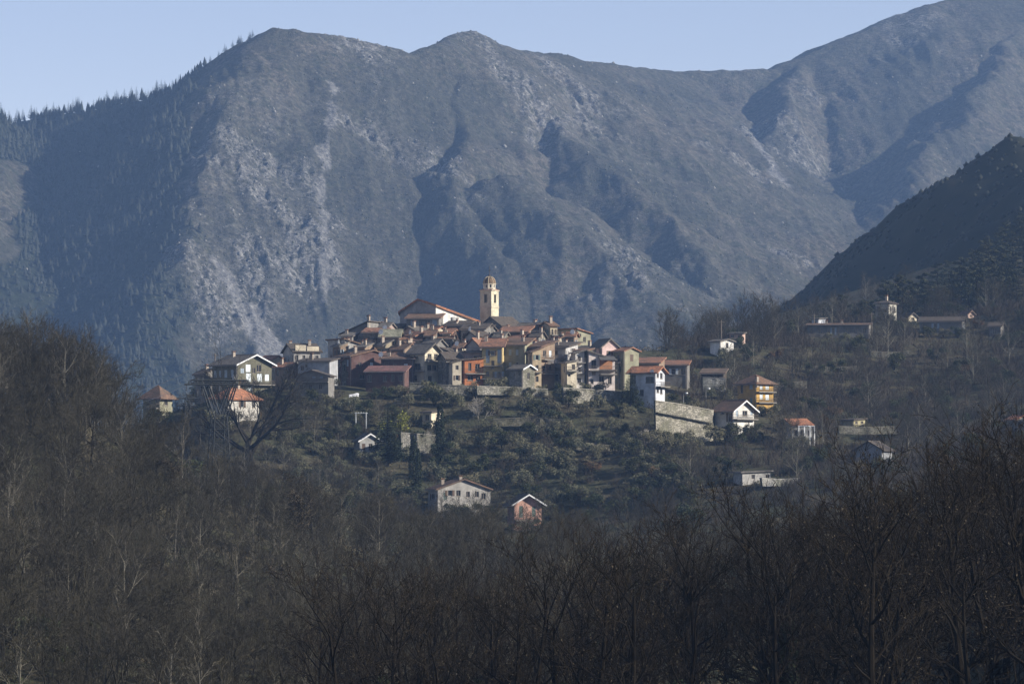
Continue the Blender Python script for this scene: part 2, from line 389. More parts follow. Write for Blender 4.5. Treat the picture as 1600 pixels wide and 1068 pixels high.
# --- left end
H('olive grey chalet with white bargeboards and pale shutters at the left end of the village',328,371,422,622,568,50,OLIVE,RGY,'gx',14,D=985,oh=.9,
  winR=[(387,573,7.5,15,'c',SHW),(403,573,7,14,'d',SHW),(387.5,589,7.5,13,'c',SHW),(404,589,7.5,12,'c',SHW),(415,589,6.5,11,'c',SHW),(388,607,8,6,'c',SHW)],
  winL=[(333,583,5,11,'c',SHB),(342,583,5,11,'c',SHB),(351,583,5,12,'c',SHB),(362,583,5,12,'c',SHB),(342,605,5,11,'d',SHB),(355,605,5,11,'d',SHB)],
  balc=[('R',372,424,600,1.2)],trim=1,dish=[(.95,-.02,.62)],chim=[(.3,.4,1.2)])
H('dark low annexe with lean-to roof left of the olive grey chalet',303,320,329,625,584,50,DGREY,RDK,'gx',7,D=1000,L=(2,2,'d',SHB),chim=[(.4,.5,1)])
H('white cottage with bright orange hipped roof behind the bare oak',327,357,402,652,621,42,(.52,.50,.46),(.36,.155,.085),'hip',14,D=955,oh=.7,
  winL=[(346,629,6,10,'o',SHG),(335,629,5,9,'d',SHBR)],winR=[(377,630,5,12,'o',SHBR),(394,631,5,10,'d',SHG)],chim=[(.5,.6,.9)])
H('brown hip-roofed house half hidden by the wood at far left',222,250,265,650,617,35,OLV2,RBR,'hip',14,D=985,oh=1.1,winL=[(233,624,5,10,'d',SHG),(245,624,5,11,'d',SHG)],R=(1,1,'d',SHG),balc=[('L',215,250,637,1.5)])
H('small ochre house with red tiled roof between the chalet and the blue-grey house',429,452,465,607,573,30,BROWN,RED,'gx',6,D=1006,winL=[(433,582,4,11,'d',SHBR),(445,581,5,11,'d',SHBR)],R=(1,1,'d',SHBR),chim=[(.25,.3,1.4)])
H('little pale house with red roof peeping over the olive grey chalet',410,424,436,600,562,40,CREAM,RED,'gx',6,D=1022,R=(1,2,'c',SHW),L=(1,2,'d',SHW))
H('tall grey house with an open sunlit attic near the left end',439,459,500,590,549,70,GREY,RDK,'gy',12,D=1018,R=(4,1,'d',SHBR),L=(1,2,'d',SHB),chim=[(.2,.2,1.8),(.6,.75,1.2)],attic=1)
H('wide blue-grey plastered house with a low roof and a dish',465,515,526,600,564,14,BLUEG,RDK,'sy',5,D=1000,winL=[(478,571,4,5,'d',SHB),(505,584,4,6,'d',SHB)],chim=[(.35,.3,1.5)],dish=[(.75,-.02,.35)])
H('grey low-gabled house with a long balcony below the blue-grey house',461,513,521,622,587,14,DGREY,RDK,'gy',8,D=985,winL=[(496,587,8,7,'o',SHB),(470,604,6,8,'d',SHB),(484,604,6,8,'d',SHB),(500,604,6,8,'d',SHB)],balc=[('L',461,515,596,1.3)])
# --- upper left row
H('long dark gabled house on the left shoulder of the skyline',532,574,590,555,521,20,DGREY,RDK,'sx-',18,D=1046,L=(2,1,'d',SHB),chim=[(.96,.2,1.6)])
H('long low building with dark flat-looking roof left of the church',574,626,636,548,511,12,DGREY,RDK,'sy',6,D=1052,L=(3,1,'d',SHB),chim=[(.3,.5,.8)])
H('small house with bright brown tiles below the long dark gable',567,600,606,556,519,10,DGREY,RED,'sy',7,D=1034,winL=[(581,524,6,5,'d',SHB),(593,524,4,6,'d',SHB)],R=(1,1,'d',SHB),dish=[(1.0,.3,1.2)])
H('house with pale olive roof among the upper left roofs',594,624,628,566,525,8,BROWN,OLV2,'gx',10,D=1030,L=(2,1,'d',SHB),dish=[(.05,.05,-.1)])
H('cement grey house with sloping roofline and two small dark windows',510,539,600,582,530,62,GREY,RBR,'gy',3,D=1022,wedge=1,winR=[(547,532,5,6,'d',SHB),(560,545,5,7,'d',SHB),(588,541,4,8,'o',SHW)],L=(2,2,'d',SHB),chim=[(.5,.3,1.2),(.9,.5,1.0)])
H('wide dark red house with long sloping tiled roof',523,549,616,600,556,60,DRED,RBR,'gx',9,D=1008,winR=[(562,569,5,7,'d',SHB),(580,569,5,7,'c',SHW),(600,570,5,8,'d',SHB),(566,588,8,7,'d',SHB),(585,588,8,7,'d',SHB)],L=(2,2,'d',SHB),chim=[(.55,.25,1.6)],balc=[('R',570,616,582,1.4)])
H('dark red workshop with faded red roof below the wide dark red house',571,632,636,612,580,12,DRED,(.22,.11,.10),'sy',8,D=995,L=(5,1,'d',SHB))
H('narrow maroon house with brown roof and white drainpipe',595,646,650,605,560,10,DRED,RBR,'sy',8,D=1004,winL=[(617,572,5,7,'d',SHB),(634,572,6,8,'c',SHW),(637,590,6,10,'d',SHB)],chim=[(.2,.4,1.1)],dish=[(.0,.1,1.0)])
H('brown house with two chimneys under the olive roof',612,632,650,585,545,40,BROWN,RBR,'gx',8,D=1016,L=(1,1,'d',SHB),R=(2,1,'o',CREAM),chim=[(.3,.3,1.4),(.7,.6,1.2)])
H('beige chalet with stacked wooden balconies and wide gable',640,664,687,602,549,40,CREAM,RGY,'gx',12,D=1003,oh=.9,winR=[(671,556,6,8,'d',SHBR),(681,556,6,8,'d',SHBR),(671,574,7,9,'d',SHBR),(680,574,5,9,'o',SHBR),(672,591,6,9,'d',SHBR)],
  winL=[(652,572,10,10,'d',SHBR),(648,590,6,8,'d',SHBR),(650,555,7,7,'d',SHB)],balc=[('R',664,689,564,1.1),('L',640,664,579,1.0)])
H('red-roofed beige cottage in the middle of the left roofs',625,657,662,560,531,8,BEIGE,RED,'sy',8,D=1030,L=(2,1,'d',SHB),chim=[(.45,.6,1.2)])
H('dark house with brown roof band directly below the church gable',635,686,692,540,497,8,DGREY,RBR,'sy',8,D=1050,winL=[(645,504,7,9,'c',SHB),(657,505,5,8,'d',SHB),(668,505,8,10,'d',SHBR),(679,504,7,9,'c',SHB)],R=(1,2,'d',SHB),dish=[(.28,-.02,.6)])
H('brown-tiled house right of the beige cottage',661,706,712,558,528,9,DGREY,RBR,'gx',9,D=1032,L=(4,1,'c',SHB),chim=[(.3,.3,1.2),(.75,.3,1.2)])
# --- centre
H('dark old house with dark roof left of the bell tower',694,730,748,545,508,15,DGREY,RDK,'gx',7,D=1044,L=(3,1,'d',SHB),R=(1,1,'d',SHB),chim=[(.4,.3,1)])
H('dark gabled house at the foot of the bell tower',720,757,775,552,514,15,DGREY,RDK,'gx',9,D=1038,L=(3,1,'d',SHB),chim=[(.6,.3,1)])
H('dark steep-roofed house right of the bell tower',752,783,815,546,508,42,DGREY,RDK,'gy',13,D=1048,L=(2,1,'d',SHB),R=(2,1,'d',SHB),chim=[(.2,.5,1.2)])
H('long grey roof with two white skylights and a pale sunlit wall',800,838,865,556,520,25,CREAM,RGY,'gx',16,D=1040,winR=[(846,524,5,9,'c',SHB),(857,524,5,9,'c',SHB)],L=(3,1,'d',SHB),skylight=1)
H('narrow white lit house with three small balconies left of the olive grey porch house',897,899,913,604,551,76,(.62,.59,.55),RGY,'sy',3,D=1001,winR=[(905,560,5,8,'d',SHBR),(905,577,5,8,'d',SHBR),(905,594,6,8,'d',SHBR)],balc=[('R',899,914,566,1.0),('R',899,914,583,1.0)])
H('sunlit ochre house wedged between the grey-green and brown balconied houses',829,832,846,606,549,74,(.50,.40,.27),RBR,'sy',5,D=998,winR=[(839,558,5,8,'o',SHG),(839,574,5,8,'d',SHBR),(839,592,5,9,'d',SHBR)],balc=[('R',832,846,581,.9)])
H('sunlit cream house beside the grey sunlit flank of the dark brown house',704,707,721,606,566,74,(.52,.46,.36),RDK,'sy',4,D=998,winR=[(714,574,5,7,'d',SHBR),(714,590,5,8,'o',SHBR)])
H('red-tiled house in the second row right of the tower',782,822,830,556,518,12,DGREY,RED,'sy',8,oh=.8,D=1034,L=(4,1,'c',SHB),R=(1,1,'d',SHB))
H('grey plastered gable house left behind the yellow house',690,716,724,592,556,25,GREY,RDK,'sx+',12,D=1010,L=(1,1,'d',SHB),chim=[(.6,.5,1)])
H('dark brown house with a grey sunlit flank left of the orange house',684,697,722,606,560,62,STN,RDK,'gy',9,D=1001,R=(2,2,'d',SHBR),L=(1,2,'d',SHB))
H('grey house with a tiled roof behind the orange house',728,750,768,585,541,35,GREY,RED,'gy',12,D=1016,L=(1,1,'d',SHB),R=(1,1,'d',SHB),chim=[(.5,.4,1.6)])
H('pale pink upper storey house above the orange house',724,729,756,600,550,72,PINK,RBR,'sy',3,D=1007,R=(3,1,'d',SHBR),balc=[('R',729,756,549,.6)])
H('bright orange house with dark balcony',720,726,755,608,562,74,ORA,RDK,'sy',3,D=1000,winR=[(734,573,5,13,'d',SHBR),(746,574,7,12,'d',SHBR),(735,590,9,8,'d',SHBR),(747,591,7,7,'d',SHBR)],balc=[('R',726,757,583,1.3)])
H('tall yellow house with blue-white shutters and grey balconies',753,785,793,608,541,7,YEL,RED,'gx',12,D=1001,oh=.7,
  winL=[(762,556,6,22,'c',SHB),(780,556,6,22,'c',SHB),(762,563,4,14,'c',SHW),(762,584,5,8,'d',SHG),(772,585,5,9,'d',SHBR),(780,585,7,10,'o',SHB),(769,600,12,6,'d',SHBR)],
  balc=[('L',757,787,571,1.4),('L',753,788,591,1.2)],chim=[(.12,.3,1.4)])
H('grey-green house with brown roof right of the yellow house',788,820,832,606,538,16,OLV2,RBR,'sy',10,oh=.8,D=1003,winL=[(797,550,4,9,'c',SHB),(808,550,4,9,'c',SHB),(797,570,4,9,'c',SHB),(808,570,4,9,'d',SHB),(800,592,8,9,'d',SHBR)],R=(1,3,'d',SHBR),chim=[(.75,.4,1.2)],balc=[('L',794,820,578,.9)])
H('small stone hut with white-edged gable at the foot of the row',798,817,831,608,576,38,STN,RGY,'gx',6,D=992,L=(1,1,'d',SHB),R=(1,1,'d',SHB),trim=1)
H('brown balconied house with low porch roof',826,846,866,604,541,45,BROWN,RBR,'sy',8,oh=.9,D=1003,winR=[(851,552,5,10,'d',SHBR),(860,552,4,10,'c',SHW),(851,575,5,9,'o',SHBR),(860,575,5,9,'d',SHB)],L=(2,3,'d',SHBR),balc=[('R',846,867,561,1.1),('R',846,868,583,1.2)])
# --- right half
H('big olive house with red ridge roof on the right skyline',865,902,922,556,514,48,OLV2,RED,'gy',3,D=1044,wedge=1,winR=[(906,523,4,7,'d',SHBR)],L=(1,1,'d',SHB))
H('dark shuttered house under a wide brown roof with laundry on its balcony',858,884,906,602,541,12,(.46,.45,.44),RDK,'sy',9,oh=1.0,D=1008,winL=[(869,552,5,9,'d',SHB),(858,567,5,8,'d',SHBR),(878,567,5,8,'d',SHBR),(862,587,8,10,'c',SHW),(876,588,5,9,'d',SHBR)],
  R=(2,3,'d',SHBR),balc=[('L',858,884,560,1.4),('L',852,884,573,1.5),('R',884,902,562,1.3),('R',884,902,577,1.3)],chim=[(.35,.2,1.8)])
H('cream house with small square window below the laundry balcony',880,886,901,606,566,70,CREAM,RGY,'sy',3,D=999,winR=[(889,586,5,4,'d',SHBR),(896,573,5,8,'d',SHBR)],balc=[('R',886,902,579,1.0)])
H('olive grey narrow house with yellow porch posts',900,915,921,604,548,22,OLIVE,RBR,'sy',4,D=1004,winL=[(904,557,5,9,'d',SHB),(914,555,4,8,'d',SHBR),(906,588,5,14,'d',SHBR),(914,588,5,14,'d',SHBR)],posts=('L',[901,908,915],603,578,.9,(.58,.42,.07)),balc=[('L',899,916,577,1.2)])
H('pinkish white apartment house with pink gable and dark awning',917,920,961,612,549,78,(.66,.58,.54),RGY,'gy',3,D=1001,wedge=1,winR=[(928,568,8,12,'d',SHBR),(945,566,4,9,'d',SHBR),(928,583,6,6,'c',BROWN),(925,596,5,8,'d',SHBR),(940,592,8,10,'d',SHBR),(953,594,6,11,'d',SHBR)],
  balc=[('R',920,962,578,1.5),('R',936,962,584,1.7)],awning=[('R',935,960,556,2.2)],brick=[('R',937,957,568,17)])
H('pink upper gable rising behind the apartment house',925,941,966,590,541,62,(.68,.50,.47),RGY,'gx',11,D=1012,winR=[(948,541,7,4,'d',SHBR),(960,560,5,9,'d',SHBR)],balc=[('R',955,968,569,.8)])
H('olive beige tower house with a small lit gable right of the apartments',962,976,985,606,548,50,OLV2,RED,'gx',5,D=1010,R=(1,1,'d',SHBR),L=(1,2,'d',SHBR))
H('long low house with orange roof behind the white house',984,1030,1040,612,567,12,BROWN,RED,'sy',9,D=1022,L=(6,1,'d',SHB),R=(1,1,'d',SHB))
H('low grey extension with orange roof reaching out right of the white house',1030,1074,1079,605,570,8,DGREY,RED,'sy',7,D=1040,L=(3,1,'d',SHW))
H('white house with orange roof and sunlit balcony side above the rubble wall',985,1024.5,1040,628,581,25,(.58,.60,.64),ROR,'gx',8,D=985,oh=.8,winL=[(1015.5,593,13,10,'d',SHBR),(1003,613,6,10,'d',SHBR),(990,592,8,14,'d',SHBR)],winR=[(1028,585,4,9,'d',SHB),(1034,586,4,10,'d',SHBR),(1028,608,4,10,'d',SHBR),(1034,610,4,10,'d',SHB)],
  balc=[('R',1025,1041,603,1.3)],dish=[(.9,-.02,1.0)])
# --- right hillside
H('dark open shed with rusty roof on a stone base',1096,1131,1137,612,583,10,(.08,.065,.05),(.16,.11,.08),'sy',7,D=1020,L=(4,1,'d',SHBR))
H('ochre house with hipped roof and white shutters',1154,1182,1210,642,597,46,OCHRE,RBR,'hip',12,D=990,oh=.8,winR=[(1190,603,5,11,'c',SHW),(1200,603,6,11,'c',SHW),(1190,619,5,9,'c',SHW),(1200,620,6,9,'c',SHW)],winL=[(1174,603,5,9,'c',SHB)],
  balc=[('R',1182,1212,611.5,.9),('R',1182,1212,628,.9)],chim=[(.98,.05,1.2)])
H('white gabled cottage with white bargeboards right of the tall rubble wall',1119,1146,1180,668,640,45,(.66,.64,.60),RBR,'gx',14,D=962,oh=.9,winR=[(1152,645,4,10,'c',SHB),(1165,643,8,13,'d',SHB),(1176,645,4,6,'c',SHB)],winL=[(1130,643,5,7,'d',SHB)],balc=[('R',1146,1181,654,1.2)],trim=1)
H('half hidden house with rusty lean-to roof and white porch frame',1234,1238,1270,688,664,72,(.36,.36,.35),ROR,'sx+',9,D=955,R=(3,1,'d',SHB),oh=.4,posts=('R',[1244,1253,1262,1269],688,666,1.6,(.66,.67,.68)))
H('grey gabled house deep in the trees at lower right',1338,1378,1398,720,702,22,(.30,.31,.33),RDK,'gy',12,D=925,oh=.7,winL=[(1362,697,8,5,'d',SHW),(1350,710,5,6,'d',SHB)])
H('long low house with thin flat roof and sunlit white end',1262,1358,1364,526,507,8,DGREY,RBR,'sy',3,D=1160,L=(7,1,'d',SHB),R=(1,1,'d',SHB),chim=[(.3,.4,.9),(.55,.4,.9)])
H('small white hut standing behind the thin flat roof',1269,1279,1283,512,498,30,(.5,.52,.56),RGY,'sy',1,D=1175,L=(1,1,'d',SHB))
H('beige two-storey villa with brown roof under the pines',1369,1389,1403,500,473,30,(.42,.40,.35),RDK,'hip',4,D=1190,L=(2,2,'d',SHBR),R=(2,2,'d',SHBR),chim=[(.6,.4,1.4)],balc=[('L',1368,1390,484,1.0)])
H('tiny cream gabled house right of the villa',1414,1420,1433,502,494,60,CREAM,RDK,'gx',5,D=1195,R=(1,1,'d',SHBR))
H('long shaded barn with one sunlit gable end on the right slope',1438,1504,1511,516,501,12,DGREY,RDK,'gx',6,D=1170,L=(4,1,'d',SHB),R=(1,1,'d',SHB))
H('small barn with lit cream wall at far right',1546,1564,1570,524,509,18,DGREY,RDK,'gx',5,D=1170,L=(1,1,'d',SHB))
H('tiny pink gabled cabin right of the long shaded barn',1508,1513,1522,497,490,60,PINK,RBR,'gx',4,D=1200,R=(1,1,'d',SHBR))
H('pale house at the right edge of the picture',1582,1588,1612,672,655,62,(.45,.42,.36),ROR,'gx',6,D=1000,R=(2,1,'d',SHB))
H('little white cabin in the bare trees above the ochre house',1120,1126,1136,546,533,50,WHITE,RGY,'gx',3,D=1085,R=(1,1,'d',SHB))
H('low pink garden house on the wooded crest',1140,1160,1166,530,521,12,PINK,RGY,'sy',2,D=1105,L=(2,1,'d',SHB))
# --- below the village
H('grey-white farmhouse with red-edged roof low among the trees',668,684,766,802,764,73,(.42,.40,.37),RBR,'gx',15,D=905,oh=.5,winR=[(703,770,7,9,'o',SHBR),(716,770,7,9,'d',SHBR),(731,772,6,9,'d',SHBR),(745,772,6,9,'d',SHBR)],winL=[(676,775,6,9,'d',SHB)],chim=[(.4,.2,1.2),(.9,.45,.8)])
H('small pink house with green shutters and white bargeboards',793,804,846,825,786,74,(.55,.33,.26),RDK,'gx',13,D=885,oh=.9,winR=[(814,799,6,18,'c',SHG),(834,799,6,16,'c',SHG)],trim=1,balc=[('R',804,846,812,1.0)])
H('small whitish gabled hut with white bargeboards beside the large spruce',557,562,594,708,688,70,(.36,.36,.35),RGY,'gx',10,D=950,R=(3,1,'d',SHBR),trim=1)
H('tiny cream garden shed with a sunlit side below the village',660,674,687,660,644,30,CREAM,RDK,'sy',3,D=972,L=(1,1,'d',SHBR))
H('white ruined barn wall among the lower right trees',1156,1160,1206,752,738,65,(.42,.41,.39),RGY,'sy',2,D=900,R=(4,1,'d',SHBR))
H('yellow-edged tool shed on the right terraces',1316,1334,1350,664,656,40,(.40,.36,.22),RDK,'sy',2,D=985,R=(2,1,'d',SHB))

# --- small old houses squeezed between the others
def infill():
    R = random.Random(2024); base = list(HOUSES); used = set(); n = 0
    walls = [('grey', GREY), ('dark grey', DGREY), ('beige', BEIGE), ('brown', BROWN), ('olive', OLV2), ('cream', CREAM), ('stone', STN), ('pinkish', (.40, .31, .27))]
    roofs = [('brown', RBR), ('dark', RDK), ('red', RED), ('grey', RGY)]
    spots = []
    for yb, y_e, xa, xb, st in ((550, 514, 600, 880, 34), (566, 528, 545, 930, 33), (582, 545, 520, 960, 34), (597, 563, 536, 975, 36)):
        x = xa + R.uniform(0, 12)
        while x < xb: spots.append((x, yb + R.uniform(-4, 4), y_e + R.uniform(-7, 5))); x += st * R.uniform(.75, 1.3)
    for x, yb, ye in spots:
        w = R.uniform(18, 29); f = R.uniform(.3, .75); D = 1000 + (605 - yb) * .65 + 6
        nb = min(base, key=lambda h: abs(h['xc'] - x) * 1.0 + abs(h['yb'] - yb) * .8)
        wn, wc = R.choice(walls); rn, rc = R.choice(roofs); sz = R.choice(['small', 'narrow', 'little', 'low'])
        words = nb['label'].split(); short = []
        for q in words:
            if q in ('with', 'and', 'at', 'on', 'under', 'below', 'near', 'in', 'above', 'left', 'right', 'among', 'between', 'behind', 'over', 'peeping', 'rising', 'directly', 'wedged') and len(short) >= 2: break
            short.append(q)
            if len(short) == 6: break
        lb = '%s %s house with %s roof tucked in beside the %s' % (sz, wn, rn, ' '.join(short))
        if lb in used or len(lb.split()) > 16: continue
        used.add(lb); th = R.choice([12, 22, 35, 48, 60]); rt = R.choice(['gx', 'gx', 'gy', 'sy', 'sy']); n += 1
        H(lb, x - w*f, x, x + w*(1-f), yb, ye, th, wc, rc, rt, R.uniform(5, 9), D=D, L=(2, 2, R.choice('dco'), R.choice([SHB, SHBR, SHG])), R=(R.choice([1, 2]), 2, R.choice('do'), R.choice([SHB, SHBR])),
          chim=[(R.random(), R.uniform(.2, .8), R.uniform(.9, 1.6))], **({'dish': [(R.uniform(.2, .9), .1, -.1)]} if R.random() < .25 else {}), **({'balc': [('R', x, x + w*(1-f), ye + 14, .9)]} if R.random() < .35 else {}))
infill()
# ------------------------------------------------------------------ near terrain: smooth surface through set ground points
CP = [(-60,-60,0),(60,-60,2),(0,-60,-1),(0,0,-2.4),(-40,0,-3),(40,0,-1),(0,60,-14),(-60,60,-14),(60,60,-8),(-80,150,-20),(0,150,-21),(60,150,-12),(100,150,18),(200,150,45),
      (-60,250,-21),(0,250,-19),(30,250,-17),(55,250,-8),(95,250,17),(200,250,50),(-70,330,-17),(-40,330,-19),(0,330,-19),(30,330,-17),(50,330,-11),(95,330,15),(220,330,52)]  # rising right-hand points form an unseen hill added to shade the foreground
GP = [(0,990,420),(300,1020,420),(600,1050,420),(0,840,500),(200,880,500),(400,940,500),(700,1010,500),(0,640,580),(120,640,580),(220,745,580),(330,830,560),(450,845,560),(640,905,560),
 (0,700,680),(150,770,680),(300,860,680),(500,880,680),(-300,560,580),(-300,720,420),(900,1010,500),(1200,1000,500),(1500,920,500),(1600,880,480),(1800,720,480),(2200,420,480),
 (800,940,680),(1100,940,680),(1400,890,680),(1600,830,680),(1900,700,680),(2200,520,680),(650,870,800),(1000,890,800),(1300,860,800),(1600,800,800),(1800,730,800),(2100,560,800),
 (400,780,850),(680,806,908),(830,826,888),(1000,800,890),(1200,780,880),(1400,765,880),(1600,745,880),(1800,690,900),(300,700,960),(450,665,970),(600,695,960),(800,690,960),(1000,700,955),(1150,705,950),(1300,705,960),(1450,700,960),(1600,690,960),
 (1600,480,1300),(1500,500,1270),(1030,692,945),(1070,698,952),(1112,694,962),(1060,640,990),(1100,645,996),(700,625,985),(800,622,987),(900,628,985),(980,634,985),(560,640,980),
 (1100,570,1080),(1200,560,1100),(1300,532,1150),(1420,512,1180),(1520,512,1180),(1600,495,1180),(1750,455,1180),(1950,435,1180),(2200,420,1100),(2000,480,960),
 (1240,545,1300),(1300,515,1320),(1380,490,1330),(1450,465,1380),(1520,432,1420),(1600,390,1480),(1700,370,1500),(1900,380,1500),
 (700,540,1110),(500,610,1100),(850,570,1120),(1000,590,1130),(300,690,1100),(100,760,1100),(1150,580,1250),(700,640,1250),(400,760,1250),(0,760,1000),(-300,700,1000),(100,790,850),
 (0,760,1700),(400,745,1700),(800,720,1700),(1200,640,1700),(1600,420,1650),(-200,700,2600),(400,700,2600),(1000,690,2600),(1600,640,2600),(2000,500,2200)]
for p in GP: CP.append(tuple(P(*p)))
for h in HOUSES: CP.append(tuple(P(h['xc'], h['yb'] + 2, h['D'] + 3)))
CP = np.array(CP, float); SCALE = 100.0
def tps_k(d2): return 0.5 * d2 * np.log(d2 + 1e-9)
def tps_fit(pts, lam):
    n = len(pts); xy = pts[:, :2] / SCALE
    K = tps_k(((xy[:, None, :] - xy[None]) ** 2).sum(-1)) + lam * np.eye(n)
    Pm = np.concatenate([np.ones((n, 1)), xy], 1)
    A = np.block([[K, Pm], [Pm.T, np.zeros((3, 3))]])
    return np.linalg.solve(A, np.concatenate([pts[:, 2], np.zeros(3)]))
TW = tps_fit(CP, 0.004)
def ground_z(x, y):
    x = np.asarray(x, float); y = np.asarray(y, float); sh = x.shape
    q = np.stack([x.ravel(), y.ravel()], -1) / SCALE; out = np.empty(len(q)); c = CP[:, :2] / SCALE
    for i in range(0, len(q), 20000):
        qq = q[i:i+20000]; d2 = ((qq[:, None, 0] - c[None, :, 0]) ** 2 + (qq[:, None, 1] - c[None, :, 1]) ** 2)
        out[i:i+20000] = tps_k(d2) @ TW[:-3] + TW[-3] + qq @ TW[-2:]
    out = out.reshape(sh)
    return out + 0.5 * fbm(x / 14, y / 14, 33, 3) * sstep(60, 200, y)
ys = np.concatenate([np.arange(-60, 700, 6), np.arange(700, 1250, 3.2), np.arange(1250, 1700, 8), np.arange(1700, 2800, 30)])
gy, gu = np.meshgrid(ys, np.linspace(-1, 1, 300), indexing='ij')
gx = gu * (110 + 0.27 * np.maximum(gy, 0)); gz = ground_z(gx, gy)
m, t, b = new_mat('rough_ground'); pos = t.nodes.new('ShaderNodeNewGeometry').outputs['Position']
n1 = noise_tex(t, pos, 0.05, 5, 0.6); n2 = noise_tex(t, pos, 0.6, 6, 0.7)
col = mix(t, ramp(t, n1, [(0.4, 0), (0.6, 1)]), (0.088, 0.076, 0.050), (0.066, 0.070, 0.040))
col = mix(t, ramp(t, n2, [(0.35, 0.9), (0.55, 0)]), col, (0.028, 0.026, 0.018))
col = mix(t, ramp(t, n2, [(0.62, 0), (0.72, 0.8)]), col, (0.12, 0.10, 0.065))
setc(t, b, col, 0.95, 0.05); bump(t, b, n2, 0.8, 0.6)
link('ground', mesh_np('ground', np.stack([gx, gy, gz], -1).reshape(-1, 3), grid_quads(*gx.shape), m, True), kind='structure')

# ------------------------------------------------------------------ air
def haze_box():
    m = bpy.data.materials.new('haze_air'); m.use_nodes = True; t = m.node_tree; t.nodes.clear()
    out = t.nodes.new('ShaderNodeOutputMaterial'); pv = t.nodes.new('ShaderNodeVolumePrincipled')
    pv.inputs['Color'].default_value = (0.33, 0.55, 1.0, 1); pv.inputs['Density'].default_value = HAZE_DENSITY; pv.inputs['Anisotropy'].default_value = 0.0
    t.links.new(pv.outputs[0], out.inputs['Volume'])
    mb = MB(); mb.box(-1500, 1500, -200, 5300, -120, 800)
    mb.build('haze', m, kind='stuff')
haze_box()
# ------------------------------------------------------------------ buildings
rnd = random.Random(7)
CLEAR = []          # picture rectangles of the buildings, so that trees are not planted in front of them
def wall_face(mb, org, ud, nd, w, z0, z1, ops, rec=0.22):
    """wall rectangle along ud with real openings (u0,u1,v0,v1); nd is the outward normal"""
    us = sorted({0.0, w} | {o[0] for o in ops} | {o[1] for o in ops}); vs = sorted({z0, z1} | {o[2] for o in ops} | {o[3] for o in ops})
    pt = lambda u, v, d=0.0: (org[0] + ud[0]*u - nd[0]*d, org[1] + ud[1]*u - nd[1]*d, v)
    for i in range(len(us) - 1):
        for j in range(len(vs) - 1):
            um = (us[i] + us[i+1]) / 2; vm = (vs[j] + vs[j+1]) / 2
            if any(o[0] < um < o[1] and o[2] < vm < o[3] for o in ops): continue
            mb.poly([pt(us[i], vs[j]), pt(us[i+1], vs[j]), pt(us[i+1], vs[j+1]), pt(us[i], vs[j+1])])
    for (a, b_, c, d) in ops:
        mb.poly([pt(a, c), pt(a, c, rec), pt(a, d, rec), pt(a, d)]); mb.poly([pt(b_, c), pt(b_, d), pt(b_, d, rec), pt(b_, c, rec)])
        mb.poly([pt(a, c), pt(b_, c), pt(b_, c, rec), pt(a, c, rec)]); mb.poly([pt(a, d), pt(a, d, rec), pt(b_, d, rec), pt(b_, d)])
        mb.poly([pt(a, c, rec), pt(b_, c, rec), pt(b_, d, rec), pt(a, d, rec)])
def obox(mb, org, ud, nd, u0, u1, d0, d1, z0, z1):
    """box in wall coordinates: u along the wall, d outwards, z up"""
    p = lambda u, d, z: (org[0] + ud[0]*u + nd[0]*d, org[1] + ud[1]*u + nd[1]*d, z)
    b_ = [p(u0,d1,z0), p(u1,d1,z0), p(u1,d0,z0), p(u0,d0,z0)]; t_ = [(x, y, z1) for x, y, _ in b_]
    mb.hexa(b_, t_)
def window(par, org, ud, nd, op, typ, shc, dark=1):
    u0, u1, v0, v1 = op; w = u1 - u0; hh = v1 - v0; fb = min(0.09, w * 0.12)
    fr = MB()
    if typ == 'd':
        for a, b_, c, d in ((u0, u0+fb, v0, v1), (u1-fb, u1, v0, v1), (u0+fb, u1-fb, v1-fb, v1), (u0+fb, u1-fb, v0, v0+fb)): obox(fr, org, ud, nd, a, b_, -.17, -.11, c, d)
        if w > 0.7: obox(fr, org, ud, nd, (u0+u1)/2-.035, (u0+u1)/2+.035, -.165, -.115, v0+fb, v1-fb)
        o = fr.build('window', paint((.28, .24, .20)), par)
        g = MB(); obox(g, org, ud, nd, u0+fb, u1-fb, -.155, -.14, v0+fb, v1-fb); g.build('pane', glass(dark), o)
    else:
        for a, b_, c, d in ((u0, u0+fb, v0, v1), (u1-fb, u1, v0, v1), (u0+fb, u1-fb, v1-fb, v1), (u0+fb, u1-fb, v0, v0+fb)): obox(fr, org, ud, nd, a, b_, -.17, -.11, c, d)
        o = fr.build('window', paint((.5, .48, .44)), par)
        if typ == 'o':
            g = MB(); obox(g, org, ud, nd, u0+fb, u1-fb, -.155, -.14, v0+fb, v1-fb); g.build('pane', glass(1), o)
            for a, b_ in ((u0 - w*.52, u0 - .03), (u1 + .03, u1 + w*.52)):
                s = MB(); obox(s, org, ud, nd, a, b_, .01, .06, v0, v1); s.build('shutter', paint(shc), o)
        else:
            for a, b_ in ((u0 + .02, (u0+u1)/2 - .015), ((u0+u1)/2 + .015, u1 - .02)):
                s = MB(); n = max(3, int(hh / .35))
                obox(s, org, ud, nd, a, b_, -.10, -.06, v0, v1)
                for k in range(n): obox(s, org, ud, nd, a+.04, b_-.04, -.06, -.03, v0 + hh*(k+.2)/n, v0 + hh*(k+.7)/n)
                s.build('shutter', paint(shc), o)
    if w > 0.9 and typ != 'c':
        s = MB(); obox(s, org, ud, nd, u0 - .08, u1 + .08, .005, .12, v0 - .1, v0 - .01); s.build('sill', plaster(STN), o)
